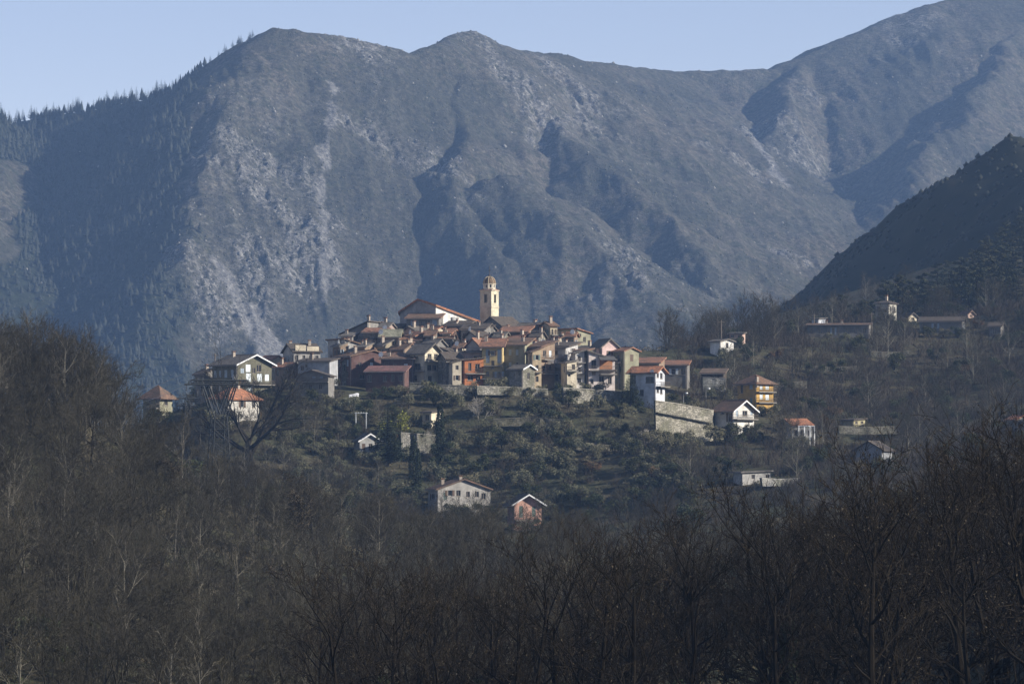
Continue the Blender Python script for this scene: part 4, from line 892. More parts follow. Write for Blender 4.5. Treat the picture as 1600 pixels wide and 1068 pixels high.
# ------------------------------------------------------------------ vegetation: prototypes
def grow_tree(seed, h, spread, trunk_frac, levels, leaf=0, style='dome', r0=None, lean=.12, twig_r=.016):
    """returns (trunk mesh arrays, crown mesh arrays); levels = children per level"""
    R = random.Random(seed); T = MB(); C = MB()
    def perp(d):
        a = d.cross(Vector((R.uniform(-1, 1), R.uniform(-1, 1), R.uniform(-1, 1))));
        return a.normalized() if a.length > 1e-4 else Vector((1, 0, 0))
    tips = []
    def spike(p, d, L, r):
        a = perp(d); b_ = d.cross(a); n = len(C.v); k = .5
        mid = p + d * L * .5 + a * L * R.uniform(-.12, .12)
        C.v += [tuple(p + a*r), tuple(p - a*r*k + b_*r*.87), tuple(p - a*r*k - b_*r*.87), tuple(p + d * L + Vector((0, 0, L * .08)))]
        C.f += [(n, n+1, n+3), (n+1, n+2, n+3), (n+2, n, n+3)]
    def branch(p, d, L, r, lev):
        nseg = [7, 5, 4, 3, 2][min(lev, 4)]; pts = [p.copy()]; rs = [r]; q = p.copy(); dd = d.copy(); dirs = [dd.copy()]
        crook = [.07, .2, .28, .3, .3][min(lev, 4)]
        for i in range(nseg):
            dd = (dd + perp(dd) * R.uniform(0, crook) + Vector((0, 0, .07 if lev > 0 else .02))).normalized(); q = q + dd * (L / nseg); pts.append(q.copy()); dirs.append(dd.copy())
            rs.append(max(r * (1 - .72 * (i + 1) / nseg), twig_r * .6))
        (T if lev <= 2 else C).tube(pts, rs, [7, 5, 4, 3, 3][min(lev, 4)], cap=False)
        if lev + 1 >= len(levels):
            n = levels[-1]
            for k in range(n):
                i = R.randint(0, nseg); pd = dirs[i]; dn = (pd + perp(pd) * R.uniform(.35, .9)).normalized(); spike(pts[i], dn, L * R.uniform(.5, .95), twig_r * .75)
            tips.extend(pts[1:]); return
        n = levels[lev]; lo = trunk_frac if lev == 0 else .22
        for k in range(n):
            f = lo + (1 - lo) * (k + R.uniform(.1, .9)) / n; i = min(int(f * nseg), nseg - 1); t = f * nseg - i
            pp = pts[i].lerp(pts[i+1], t); pd = dirs[i+1]
            if lev == 0:
                az = k * 2.4 + R.uniform(-.5, .5); el = R.uniform(.25, .8) + (f - lo) * .55
                dn = Vector((math.cos(az) * math.cos(el), math.sin(az) * math.cos(el), math.sin(el)))
                Lc = spread * (1.05 - .55 * (f - lo) / (1 - lo)) * R.uniform(.75, 1.15) if style == 'dome' else spread * R.uniform(.7, 1.1)
            else:
                dn = (pd + perp(pd) * R.uniform(.5, 1.05)).normalized(); Lc = L * R.uniform(.38, .62)
            branch(pp, dn, Lc, max(rs[i] * R.uniform(.48, .68), twig_r), lev + 1)
    stems = 1 if style != 'coppice' else 3
    for sidx in range(stems):
        d0 = Vector((R.uniform(-lean, lean), R.uniform(-lean, lean), 1)) if stems == 1 else Vector((math.cos(sidx*2.1)*.22, math.sin(sidx*2.1)*.22, 1))
        branch(Vector((0, 0, -.6)), d0.normalized(), h * R.uniform(.9, 1.0), r0 or h * .016, 0)
    return T, C, tips
def leaf_quads(pts, n, size, rng, jitter=.25, flat=0.0):
    pts = np.array(pts); c = pts[rng.integers(0, len(pts), n)] + rng.normal(0, jitter, (n, 3))
    a = rng.normal(size=(n, 3)); a /= np.linalg.norm(a, axis=1)[:, None]; b_ = rng.normal(size=(n, 3)); b_[:, 2] *= (1 - flat)
    b_ -= a * (a * b_).sum(1)[:, None]; b_ /= np.linalg.norm(b_, axis=1)[:, None] + 1e-9
    s = size * rng.uniform(.6, 1.3, (n, 1)); a = a * s * .5; b_ = b_ * s * .32
    V = np.stack([c - a, c + b_, c + a, c - b_], 1).reshape(-1, 3); return V, np.arange(n * 4).reshape(-1, 4)
def mesh_with_leaves(mb, V, Q, name, m1, m2):
    V0 = np.array(mb.v, float).reshape(-1, 3); me = bpy.data.meshes.new(name)
    n0 = len(V0); faces = list(mb.f) + [tuple(int(i) + n0 for i in q) for q in Q]
    me.from_pydata(np.concatenate([V0, V]).tolist(), [], faces); me.materials.append(m1); me.materials.append(m2)
    idx = np.zeros(len(faces), np.int32); idx[len(mb.f):] = 1; me.polygons.foreach_set('material_index', idx); me.update(); return me
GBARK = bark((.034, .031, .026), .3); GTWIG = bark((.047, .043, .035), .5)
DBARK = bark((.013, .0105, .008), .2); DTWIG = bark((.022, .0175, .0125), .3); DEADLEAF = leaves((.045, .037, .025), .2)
def bare_proto(seed, h, spread, tf, levels, style, bk, tw, nleaf=0, leafsize=.14, r0=None, twig_r=.016):
    T, C, tips = grow_tree(seed, h, spread, tf, levels, style=style, r0=r0, twig_r=twig_r); rng = np.random.default_rng(seed)
    tm = T.mesh('trunk', bk)
    if nleaf:
        V, Q = leaf_quads([tuple(p) for p in tips], nleaf, leafsize, rng, .2); cm = mesh_with_leaves(C, V, Q, 'crown', tw, DEADLEAF)
    else: cm = C.mesh('crown', tw)
    return tm, cm
WOOD = [bare_proto(11 + i, 9.5, 4.4, .16, (11, 7, 6, 4), 'dome', GBARK if i % 2 else bark((.15, .14, .12), .3), GTWIG) for i in range(4)] + [bare_proto(31 + i, 9.0, 3.4, .12, (6, 6, 6, 4), 'coppice', GBARK, GTWIG) for i in range(2)]
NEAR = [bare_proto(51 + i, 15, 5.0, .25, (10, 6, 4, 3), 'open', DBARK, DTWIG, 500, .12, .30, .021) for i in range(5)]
BRUSH = [bare_proto(71 + i, 5.2, 2.6, .08, (9, 6, 5, 3), 'dome', bark((.050, .042, .035), .4), bark((.058, .048, .040), .5), 260, .14, None, .014) for i in range(3)]
def lumpy(rng, n, rx, rz, z0, nl=9):
    out = []
    for k in range(nl):
        c = np.array([rng.normal(0, rx * .5), rng.normal(0, rx * .5), z0 + rng.uniform(.2, 1) * rz]); r = rx * rng.uniform(.28, .5)
        d = rng.normal(size=(n // nl, 3)); d /= np.linalg.norm(d, axis=1)[:, None]; out.append(c + d * (r * rng.uniform(.55, 1.0, (n // nl, 1))) * np.array([1, 1, .8]))
    return np.concatenate(out)
def shrub_proto(seed, rx, rz, col, var, n=2400, size=.24):
    rng = np.random.default_rng(seed); pts = lumpy(rng, n, rx, rz, .1); V, Q = leaf_quads(pts, n, size, rng, .12)
    cm = mesh_np('crown', V, Q, leaves(col, var)); R = random.Random(seed); T = MB()
    for k in range(5):
        a = R.uniform(0, 6.28); T.tube([(0, 0, -.5), (math.cos(a)*rx*.2, math.sin(a)*rx*.2, rz*.35), (math.cos(a)*rx*.45, math.sin(a)*rx*.45, rz*.8)], [.09, .06, .025], 5)
    return T.mesh('trunk', DBARK), cm
OLIVES = [shrub_proto(100 + i, 2.2, 3.0, (.105, .112, .074), .35) for i in range(3)]
EVERG = [shrub_proto(110 + i, 2.0, 3.2, (.034, .046, .022), .25) for i in range(3)]
RUSSET = [shrub_proto(120 + i, 1.8, 2.4, (.085, .050, .026), .3, 1200) for i in range(2)]
GOLD = shrub_proto(130, 2.6, 3.4, (.17, .18, .03), 0.0, 2600)
def conifer_proto(seed, h, w, tiers, col, sparse=0.0, droop=.25, n_side=7):
    R = random.Random(seed); T = MB(); T.tube([(0, 0, -.6), (0, 0, h*.5), (0, 0, h)], [h*.018, h*.011, .02], 6); V, F = [], []
    for i in range(tiers):
        f = (i + .5) / tiers; z = h * (.10 + .9 * f); L = w * (1 - f) ** .85 * R.uniform(.8, 1.12) + .12; nb = max(5, int(9 * (1 - f * .5)))
        for k in range(nb):
            if R.random() < sparse: continue
            a = k * 6.283 / nb + R.uniform(-.25, .25) + i; l = L * R.uniform(.7, 1.1); dx, dy = math.cos(a), math.sin(a)
            for j in range(n_side):
                t = (j + R.random()) / n_side; p = Vector((dx * l * t, dy * l * t, z - droop * l * t * t + .1 * l * t)); sw = .34 * l * (1 - t * .6) * R.uniform(.7, 1.2) + .1
                for sg in (-1, 1):
                    n = len(V); V += [tuple(p), tuple(p + Vector((dx*.16*l, dy*.16*l, -.02))), tuple(p + Vector((-dy*sg*sw + dx*sw*.5, dx*sg*sw + dy*sw*.5, -sw * R.uniform(.2, .6))))]; F.append((n, n+1, n+2))
                n = len(V); V += [tuple(p + Vector((0, 0, .04))), tuple(p + Vector((dx*.22*l, dy*.22*l, .0))), tuple(p + Vector((dx*.1*l, dy*.1*l, -.22*l*R.uniform(.5, 1) - .08)))]; F.append((n, n+1, n+2))
    return T.mesh('trunk', DBARK), mesh_np('crown', np.array(V), np.array(F), leaves(col, .15))
SPRUCE = [conifer_proto(200 + i, 12, 3.0, 24, (.022, .034, .018)) for i in range(2)]
def pine_proto(seed, h, w):
    rng = np.random.default_rng(seed); R = random.Random(seed); T = MB(); T.tube([(0, 0, -.6), (R.uniform(-.2, .2), .1, h*.5), (0, 0, h*.95)], [h*.02, h*.013, .04], 6); pts = []
    for k in range(15):
        f = k / 14; z = h * (.28 + .68 * f); a = k * 2.4 + R.uniform(-.4, .4); L = w * (1.0 - .7 * f ** 1.4) * R.uniform(.55, 1.1); e = Vector((math.cos(a)*L, math.sin(a)*L, z + L*.12))
        T.tube([(0, 0, z), tuple(e)], [.07, .03], 4)
        for q in range(3):
            c = Vector((0, 0, z)).lerp(e, .45 + .27*q) ; r = .55 + .25 * L * .4; d = rng.normal(size=(95, 3)); d /= np.linalg.norm(d, axis=1)[:, None]
            pts.append(np.array(c) + d * r * np.array([1, 1, .45]) * rng.uniform(.4, 1, (95, 1)))
    pts = np.concatenate(pts); V, Q = leaf_quads(pts, len(pts), .42, rng, .08); return T.mesh('trunk', DBARK), mesh_np('crown', V, Q, leaves((.030, .038, .020), .3))
PINE = [pine_proto(220 + i, 12, 3.9) for i in range(3)]
def cypress_proto(seed):
    rng = np.random.default_rng(seed); n = 2600; z = rng.uniform(.02, 1, n); r = .95 * (np.sin(np.pi * (z * .88 + .1)) ** .7) * rng.uniform(.6, 1.05, n); a = rng.uniform(0, 6.283, n)
    V, Q = leaf_quads(np.stack([r*np.cos(a), r*np.sin(a), z*11], -1), n, .36, rng, .06); T = MB(); T.tube([(0, 0, -.5), (0, 0, 6)], [.16, .05], 6)
    return T.mesh('trunk', DBARK), mesh_np('crown', V, Q, leaves((.018, .026, .014), .0))
CYP = cypress_proto(240)
TREES = 0
def plant(name, proto, x, y, z, sc, rz, label, cat, group=None, sz=None):
    root = thing(name, label, cat, (x, y, z), rz, group); root.scale = (sc, sc, sz or sc)
    link('trunk', proto[0], root); link('crown', proto[1], root); return root
def blocked(px, D, z, hgt, wid, allow=.3):
    """would a plant here hide one of the buildings?"""
    s = D / FPX; _, yg = project((px - 800) * s, D, z); yt = yg - hgt / s; a, b_ = px - wid / s * .5, px + wid / s * .5
    for (x0, y0, x1, y1, Dh) in CLEAR:
        if D < Dh + 4 and b_ > x0 and a < x1 and yt < y1 - allow * (y1 - y0) and yg > y0: return True
        if abs(D - Dh) < 9 and b_ > x0 - 3 and a < x1 + 3 and abs(yg - y1) < 40: return True
    return False
def scatter(rng, n, px0, px1, d0, d1, mind, tries=30):
    """poisson-like points, evenly spread over the ground"""
    out = []; cell = {}
    for _ in range(n * tries):
        if len(out) >= n: break
        D = math.sqrt(rng.uniform(d0 * d0, d1 * d1)); px = rng.uniform(px0, px1); x = (px - 800) / FPX * D; k = (int(x // mind), int(D // mind))
        if any((x - a) ** 2 + (D - b_) ** 2 < mind * mind for i in (-1, 0, 1) for j in (-1, 0, 1) for (a, b_) in cell.get((k[0]+i, k[1]+j), ())): continue
        cell.setdefault(k, []).append((x, D)); out.append((px, D, x))
    return out
def wood(name, protos, pts, hfun, base_h, label, cat, group, rng, wid=.6, check=True, allow=.3, stuffname=None):
    if not pts: return
    xa, ya = np.array([p[2] for p in pts]), np.array([p[1] for p in pts]); z = ground_z(xa, ya)
    if ya.max() > 1240: z = np.maximum(z, hill_r_z(xa, ya))
    for (px, D, x), zz_ in zip(pts, z):
        hgt = hfun(px, D) * rng.uniform(.82, 1.12)
        if name == 'pine_tree' and project(x, D, zz_ + hgt)[1] < np.interp(px, [1290, 1400, 1500, 1600, 1700], [466, 428, 388, 328, 270]): continue
        if check and blocked(px, D, zz_, hgt, hgt * wid, allow): continue
        plant(name, protos[rng.randrange(len(protos))], x, D, zz_ - .1, hgt / base_h, rng.uniform(0, 6.28), label, cat, group)
rg = random.Random(42)
# the grey wood on the left
wood('bare_tree', WOOD, scatter(rg, 300, -120, 900, 295, 605, 4.6), lambda px, D: float(np.interp(px, [200, 300, 560, 700], [10.5, 8.0, 7.8, 9.0])), 9.8,
     'leafless grey-brown tree in the dense wood covering the left slope', 'tree', 'bare trees of the wood on the left slope', rg)
wood('hilltop_tree', WOOD, scatter(rg, 60, -120, 245, 545, 625, 3.4), lambda px, D: 10.5, 9.8,
     'leafless tree on the rounded hilltop at the left edge', 'tree', 'bare trees on the left hilltop', rg)
# dark trees in the right foreground
def near_h(px, D): return np.interp(px, [430, 800, 1150, 1450, 1650], [11.5, 12.8, 14.6, 16.4, 17.6])
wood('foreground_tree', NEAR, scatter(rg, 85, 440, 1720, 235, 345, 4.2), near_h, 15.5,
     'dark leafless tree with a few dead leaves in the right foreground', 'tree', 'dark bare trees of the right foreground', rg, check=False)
# valley wood between foreground and village
wood('valley_tree', WOOD, scatter(rg, 230, 560, 1750, 370, 890, 6.5), lambda px, D: 9.5 if D < 800 else 6.5, 9.8,
     'leafless tree in the valley wood behind the dark foreground trees', 'tree', 'bare trees of the valley wood', rg, allow=.2)
# trees and brush on the right slope among the houses
wood('hillside_tree', BRUSH + WOOD[:2], scatter(rg, 300, 1045, 1700, 890, 1280, 5.0), lambda px, D: 6.5, 6.5,
     'small leafless tree among the scattered houses on the right slope', 'tree', 'bare trees on the right slope', rg, .5, allow=.4)
wood('evergreen_bush', EVERG, scatter(rg, 110, 1060, 1700, 890, 1280, 9), lambda px, D: 4.2, 3.4,
     'dark evergreen bush between bare trees on the right slope', 'bush', 'evergreen bushes on the right slope', rg, 1, allow=.15)
# taller bare trees around the left end of the village
wood('village_edge_tree', WOOD, scatter(rg, 46, 250, 600, 885, 978, 5.0), lambda px, D: 7.5, 9.8,
     'tall bare tree at the foot of the left end of the village', 'tree', 'bare trees at the left foot of the village', rg, .3, allow=.45)
# slope below the village
wood('olive_tree', OLIVES, scatter(rg, 120, 430, 1090, 895, 992, 4.6), lambda px, D: 4.0, 3.4,
     'grey-green olive tree on the slope below the village', 'tree', 'olive trees below the village', rg, 1, allow=.35)
wood('dark_bush', EVERG, scatter(rg, 90, 430, 1090, 885, 992, 5.0), lambda px, D: 4.0, 3.4,
     'dark green bush on the slope below the village', 'bush', 'dark bushes below the village', rg, 1, allow=.35)
wood('slope_tree', BRUSH, scatter(rg, 150, 250, 1090, 870, 990, 4.5), lambda px, D: 5.0, 6.0,
     'small bare brownish tree on the slope below the village', 'tree', 'small bare trees below the village', rg, .8, allow=.2)
wood('russet_shrub', RUSSET, scatter(rg, 45, 250, 1600, 880, 1180, 10), lambda px, D: 3.0, 2.6,
     'russet shrub with dead leaves on the slopes around the village', 'shrub', 'russet shrubs around the village', rg, 1, allow=.15)
# pines at the foot of the dark hillside
wood('pine_tree', PINE, scatter(rg, 290, 1270, 1700, 1230, 1560, 5.2), lambda px, D: 13.5 + 2*math.sin(px*.05), 12,
     'dark pine in the forest under the shaded hillside', 'pine', 'pines under the shaded hillside', rg, .3, allow=.1)
wood('crest_tree', BRUSH + WOOD[4:], scatter(rg, 40, 1040, 1330, 1090, 1200, 5.0), lambda px, D: 7.5, 6.5,
     'bare tree on the crest right of the village against the mountain', 'tree', 'bare trees on the crest right of the village', rg, .7, allow=.1)
wood('crest_tree', BRUSH + WOOD[:2], scatter(rg, 45, 1265, 1470, 1215, 1430, 5.5), lambda px, D: 7.0, 6.5,
     'bare tree at the foot of the shaded hillside', 'tree', 'bare trees on the crest right of the village', rg, .5, allow=.1)
LEAFY = [bare_proto(91 + i, 9.0, 4.0, .16, (9, 6, 6, 3), 'dome', GBARK, GTWIG, 3000, .22) for i in range(2)]
wood('withered_tree', LEAFY, scatter(rg, 16, -60, 640, 380, 600, 12), lambda px, D: 8.0, 9.6,
     'tree still holding withered brown leaves in the left wood', 'tree', 'trees with withered leaves in the left wood', rg)
wood('holm_oak', EVERG, scatter(rg, 22, -60, 1500, 360, 840, 14), lambda px, D: 6.0, 3.4,
     'dark evergreen tree standing among the bare trees', 'tree', 'evergreen trees among the bare woods', rg, .8)
# single trees
def single(name, proto, px, D, hgt, base_h, label, cat, rz=0, sx=None, base_py=None):
    if base_py:
        for D in np.arange(800., 985., 5.):
            x = (px - 800) / FPX * D; z = float(ground_z(np.array([x]), np.array([D]))[0])
            if project(x, D, z)[1] < base_py: break
    x = (px - 800) / FPX * D; z = float(ground_z(np.array([x]), np.array([D]))[0]); k = hgt / base_h
    return plant(name, proto, x, D, z - .1, sx * k if sx else k, rz, label, cat, None, k)
single('spruce_tree', SPRUCE[0], 606, 946, 14.5, 12, 'large dark spruce with drooping branches below the red workshop', 'spruce', .3, 1.25)
single('cypress_tree', CYP, 646, 925, 12.5, 11, 'left dark cypress of the pair above the farmhouse', 'cypress')
single('cypress_tree', CYP, 654, 921, 11, 11, 'right dark cypress of the pair above the farmhouse', 'cypress', 1, .8)
single('cypress_tree', CYP, 688, 950, 13, 11, 'tall dark cypress beside the tiny garden shed', 'cypress', 2)
single('spruce_tree', SPRUCE[1], 307, 1012, 9, 12, 'small dark spruce rising left of the olive grey chalet', 'spruce', 1.2)
single('golden_tree', GOLD, 624, 965, 5.6, 3.6, 'bright yellow-green leafy tree below the maroon house', 'tree')
single('spruce_tree', SPRUCE[0], 985, 985, 9, 12, 'dark conifer beside the tower house next to the white house', 'conifer', 2.2, 1.2)
OAK = bare_proto(303, 5.5, 10.5, .35, (7, 7, 6, 5), 'open', bark((.022, .019, .016), .2), bark((.034, .030, .025), .2), 0, .1, .85, .026)
single('oak_tree', OAK, 392, 885, 19, 13, 'big gnarled leafless oak with thick dark limbs in front of the orange-roofed cottage', 'oak', .6, None, 732)

PALE = bare_proto(305, 4.2, 2.6, .05, (10, 7, 6, 4), 'dome', bark((.30, .275, .24), .1), bark((.40, .37, .33), .1), 0, .1, None, .016)  # bush with sunlight painted in as pale bark and twigs
single('pale_bush', PALE, 748, 974, 5.4, 5.0, 'pale sunlit leafless bush on the slope below the orange house', 'bush')
single('pale_bush', PALE, 1010, 950, 4.0, 5.0, 'pale leafless bush left of the tall rubble wall', 'bush', 1.4)
single('pale_bush', PALE, 668, 958, 4.2, 5.0, 'pale bush above the grey terrace wall near the cypress', 'bush', 2.1)
for i, (px_, D_, h_, t_) in enumerate([(690, 893, 6.5, 'leftmost'), (716, 888, 5.8, 'second'), (738, 892, 6.8, 'third'), (762, 889, 7.5, 'rightmost')]):
    single('screen_tree', WOOD[i % 4], px_, D_, h_, 9.8, t_ + ' of the thin bare trees in front of the farmhouse', 'tree', i * 1.3)
for i, (px_, D_, h_, t_) in enumerate([(800, 868, 7.5, 'left'), (822, 865, 5.5, 'middle'), (846, 868, 7.8, 'right')]):
    single('screen_tree', WOOD[(i + 1) % 4], px_, D_, h_, 9.8, t_ + ' one of the thin bare trees in front of the small pink house', 'tree', i * 1.7)
# bushes and small trees at the foot of the outer houses
def foot_plants():
    R = random.Random(77); pts = []
    for h in HOUSES:
        s_ = h['D'] / FPX; hw = (h['yb'] - h['ye']) * s_
        if not (h['D'] < 1003 or h['xl'] > 1080): continue
        n = max(2, int((h['xr'] - h['xl']) / 11))
        for i in range(n):
            px = h['xl'] - 4 + (h['xr'] - h['xl'] + 8) * (i + R.random()) / n; D = h['D'] - R.uniform(3.0, 6.5); x = (px - 800) / FPX * D
            z = float(ground_z(np.array([x]), np.array([D]))[0]); base_z = P(h['xc'], h['yb'], h['D']).z
            top = base_z + hw * (R.uniform(.02, .16) if 640 < h['xc'] < 1045 and h['D'] > 975 else R.uniform(.15, .4)); hg = max(1.2, min(5.5, top - z))
            k = R.random(); pr, bh, nm, lb, ct = (OLIVES[R.randrange(3)], 3.4, 'garden_bush', 'grey-green bush', 'bush') if k < .35 else (EVERG[R.randrange(3)], 3.4, 'garden_bush', 'dark green bush', 'bush') if k < .6 else (BRUSH[R.randrange(3)], 5.6, 'garden_tree', 'small bare tree', 'tree')
            o = plant(nm, pr, x, D, z - .15, hg / bh, R.uniform(0, 6), lb, ct, 'plants at the foot of the houses'); pts.append((o, h, lb, px))
    by = {}
    for o, h, lb, px in pts: by.setdefault((h['label'], lb), []).append((px, o))
    for (hl, lb), lst in by.items():
        lst.sort(key=lambda t: t[0]); short = ' '.join(hl.split()[:6])
        for w_ in (' with', ' and', ' of', ' the', ' in', ' a', ' at', ' behind', ' under', ' below', ' on', ' by', ' near', ' an', ' its', ' half', ' between', ' left', ' right', ' above', ' beside', ' to'):
            while short.endswith(w_): short = short[:-len(w_)]
        for i, (_, o) in enumerate(lst): o['label'] = lb + ' at the foot of ' + short + ('' if len(lst) == 1 else ', ' + ('first second third fourth fifth sixth seventh eighth ninth tenth eleventh twelfth'.split()[i]) + ' from left')
foot_plants()
# ------------------------------------------------------------------ forest and scrub too far away to count
def scatter_far():
    rng = np.random.default_rng(5); V, F = [], []; n = 0
    # spruce forest of the left flank (one mass)
    k = 9000; px = rng.uniform(-160, 345, k); D = rng.uniform(2950, 3830, k); x = (px - 800) / FPX * D; z = mount_z(x, D)
    iy = np.clip(((D - 2600) / 2420 * (nr - 1)).astype(int), 0, nr - 1); ix = np.clip(((x / D + .175) / .35 * (nc - 1)).astype(int), 0, nc - 1)
    keep = forest[iy, ix] * (.35 + .65 * sstep(3250, 3620, D)) > rng.uniform(.15, .75, k); x, D, z = x[keep], D[keep], z[keep]
    def cones(x, y, z, h, r, sides=5):
        m_ = len(x); a = rng.uniform(0, 6.28, m_); vs = []
        ring1 = [np.stack([x + r*np.cos(a+j*6.283/sides), y + r*np.sin(a+j*6.283/sides), z + h*.12 + rng.uniform(-.05, .05, m_)*h], -1) for j in range(sides)]
        ring2 = [np.stack([x + r*.62*np.cos(a+.6+j*6.283/sides), y + r*.62*np.sin(a+.6+j*6.283/sides), z + h*.42 + rng.uniform(-.05, .05, m_)*h], -1) for j in range(sides)]
        top1 = np.stack([x, y, z + h*.68], -1); top2 = np.stack([x, y, z + h], -1)
        Vv = np.stack(ring1 + ring2 + [top1, top2], 1).reshape(-1, 3); w = 2*sides + 2; tri = []
        for j in range(sides): tri += [(j, (j+1) % sides, 2*sides), (sides+j, sides+(j+1) % sides, 2*sides+1)]
        T_ = (np.arange(m_)[:, None, None] * w + np.array(tri)[None]).reshape(-1, 3); return Vv, T_
    V, F = cones(x, D, z, rng.uniform(4, 10, len(x)) * np.where(rng.uniform(0, 1, len(x)) > .9, 1.4, 1), rng.uniform(1.6, 3.2, len(x)))
    link('spruce_forest', mesh_np('spruce_forest', V, F, leaves((.022, .026, .020), .0)), kind='stuff', label='dark spruce forest covering the left flank of the mountain', category='forest')
    # single spruces on the skyline
    P0 = cones(np.zeros(1), np.zeros(1), np.zeros(1), np.array([12.0]), np.array([2.4]), 8)
    rr = random.Random(3)
    far = conifer_proto(260, 11, 3.3, 13, (.022, .028, .019), .08, .3, 4)
    for i in range(95):
        px_ = rr.uniform(0, 285) if i < 72 else rr.uniform(285, 400)
        best = None
        for D_ in np.arange(3600, 3900, 6):
            x_ = (px_ - 800) / FPX * D_; z_ = float(mount_z(np.array([x_]), np.array([float(D_)]))[0])
            if best is None or z_ / D_ > best[0]: best = (z_ / D_, x_, D_, z_)
        _, x_, D_, z_ = best; sc = rr.uniform(.7, 1.35) if i < 72 else rr.uniform(.4, .8)
        plant('skyline_spruce', far, x_, D_ - rr.uniform(-5, 12), z_ - .8, sc, rr.uniform(0, 6), 'small dark spruce on the skyline of the left mountain ridge', 'spruce', 'spruces along the left skyline')
    # scrub dotted over the open mountain
    def tufts(x, y, z, r):
        m_ = len(x); s_ = 5; a = rng.uniform(0, 6.28, m_)
        ring_ = [np.stack([x + r*np.cos(a+j*6.283/s_)*rng.uniform(.7, 1.2, m_), y + r*np.sin(a+j*6.283/s_)*rng.uniform(.7, 1.2, m_), z + r*.25], -1) for j in range(s_)]
        base_ = [np.stack([x + r*.8*np.cos(a+j*6.283/s_), y + r*.8*np.sin(a+j*6.283/s_), z - r*.4], -1) for j in range(s_)]
        top_ = np.stack([x, y, z + r*rng.uniform(.8, 1.5, m_)], -1); Vv = np.stack(ring_ + base_ + [top_], 1).reshape(-1, 3); w = 2*s_ + 1; tri = []
        for j in range(s_):
            j2 = (j+1) % s_; tri += [(j, j2, 2*s_), (s_+j, s_+j2, j2), (s_+j, j2, j)]
        return Vv, (np.arange(m_)[:, None, None] * w + np.array(tri)[None]).reshape(-1, 3)
    k = 42000; px = rng.uniform(-100, 1700, k); D = rng.uniform(2900, 4600, k); x = (px - 800) / FPX * D; z = mount_z(x, D)
    iy = np.clip(((D - 2600) / 2420 * (nr - 1)).astype(int), 0, nr - 1); ix = np.clip(((x / D + .175) / .35 * (nc - 1)).astype(int), 0, nc - 1)
    dens = brush[iy, ix] * .8 + .25 * rockm[iy, ix] + .15 - scree[iy, ix]; keep = dens * (1.15 - z / 620) > rng.uniform(.12, 1.0, k); x, D, z = x[keep], D[keep], z[keep]
    V, F = tufts(x, D, z, rng.uniform(.35, 1.05, len(x)) + .5 * (rng.uniform(0, 1, len(x)) > .93))
    link('mountain_scrub', mesh_np('mountain_scrub', V, F, leaves((.046, .048, .032), .0), True), kind='stuff', label='dark low scrub dotted over the open mountain slopes', category='scrub')
    # pale boulders
    k = 9000; px = rng.uniform(0, 1650, k); D = rng.uniform(3000, 4600, k); x = (px - 800) / FPX * D; z = mount_z(x, D)
    iy = np.clip(((D - 2600) / 2420 * (nr - 1)).astype(int), 0, nr - 1); ix = np.clip(((x / D + .175) / .35 * (nc - 1)).astype(int), 0, nc - 1)
    keep = (rockm[iy, ix] * .8 + .12) > rng.uniform(0, 1, k); x, D, z = x[keep], D[keep], z[keep]
    V, F = tufts(x, D, z - .3, rng.uniform(.4, 1.4, len(x)) * (1 + .9 * (rng.uniform(0, 1, len(x)) > .96)))
    link('mountain_boulders', mesh_np('mountain_boulders', V, F, plaster((.24, .235, .22))), kind='stuff', label='pale boulders strewn over the rocky mountain slopes', category='boulders')
    # trees of the shaded hillside (one mass)
    k = 9000; D = rng.uniform(1480, 2750, k); xr_ = rng.uniform(60, 235, k); z = hill_r_z(xr_, D)
    V, F = tufts(xr_, D, z - .3, rng.uniform(.6, 1.6, k))
    link('hillside_forest', mesh_np('hillside_forest', V, F, leaves((.016, .019, .013), .0)), kind='stuff', label='dark forest on the shaded hillside at right', category='forest')
    # undergrowth on the near slopes
    k = 22000; px = rng.uniform(-60, 1680, k); D = rng.uniform(330, 1300, k); x = (px - 800) / FPX * D; z = ground_z(x, D)
    ok = np.ones(k, bool)
    for hh in HOUSES: ok &= ~((np.abs(D - hh['D']) < 14) & (px > hh['xl'] - 4) & (px < hh['xr'] + 4))
    x, D, z = x[ok], D[ok], z[ok]; pts = np.stack([np.repeat(x, 5), np.repeat(D, 5), np.repeat(z, 5) + rng.uniform(0, .9, len(x)*5)], -1) + rng.normal(0, .5, (len(x)*5, 3)) * np.array([1, 1, .3])
    V, F = leaf_quads(pts, len(pts), .5, rng, .2); V = V.reshape(-1, 3)
    link('undergrowth', mesh_np('undergrowth', V, F, leaves((.055, .047, .030), .0)), kind='stuff', label='brown undergrowth of brambles and dry grass under the trees', category='undergrowth')
scatter_far()
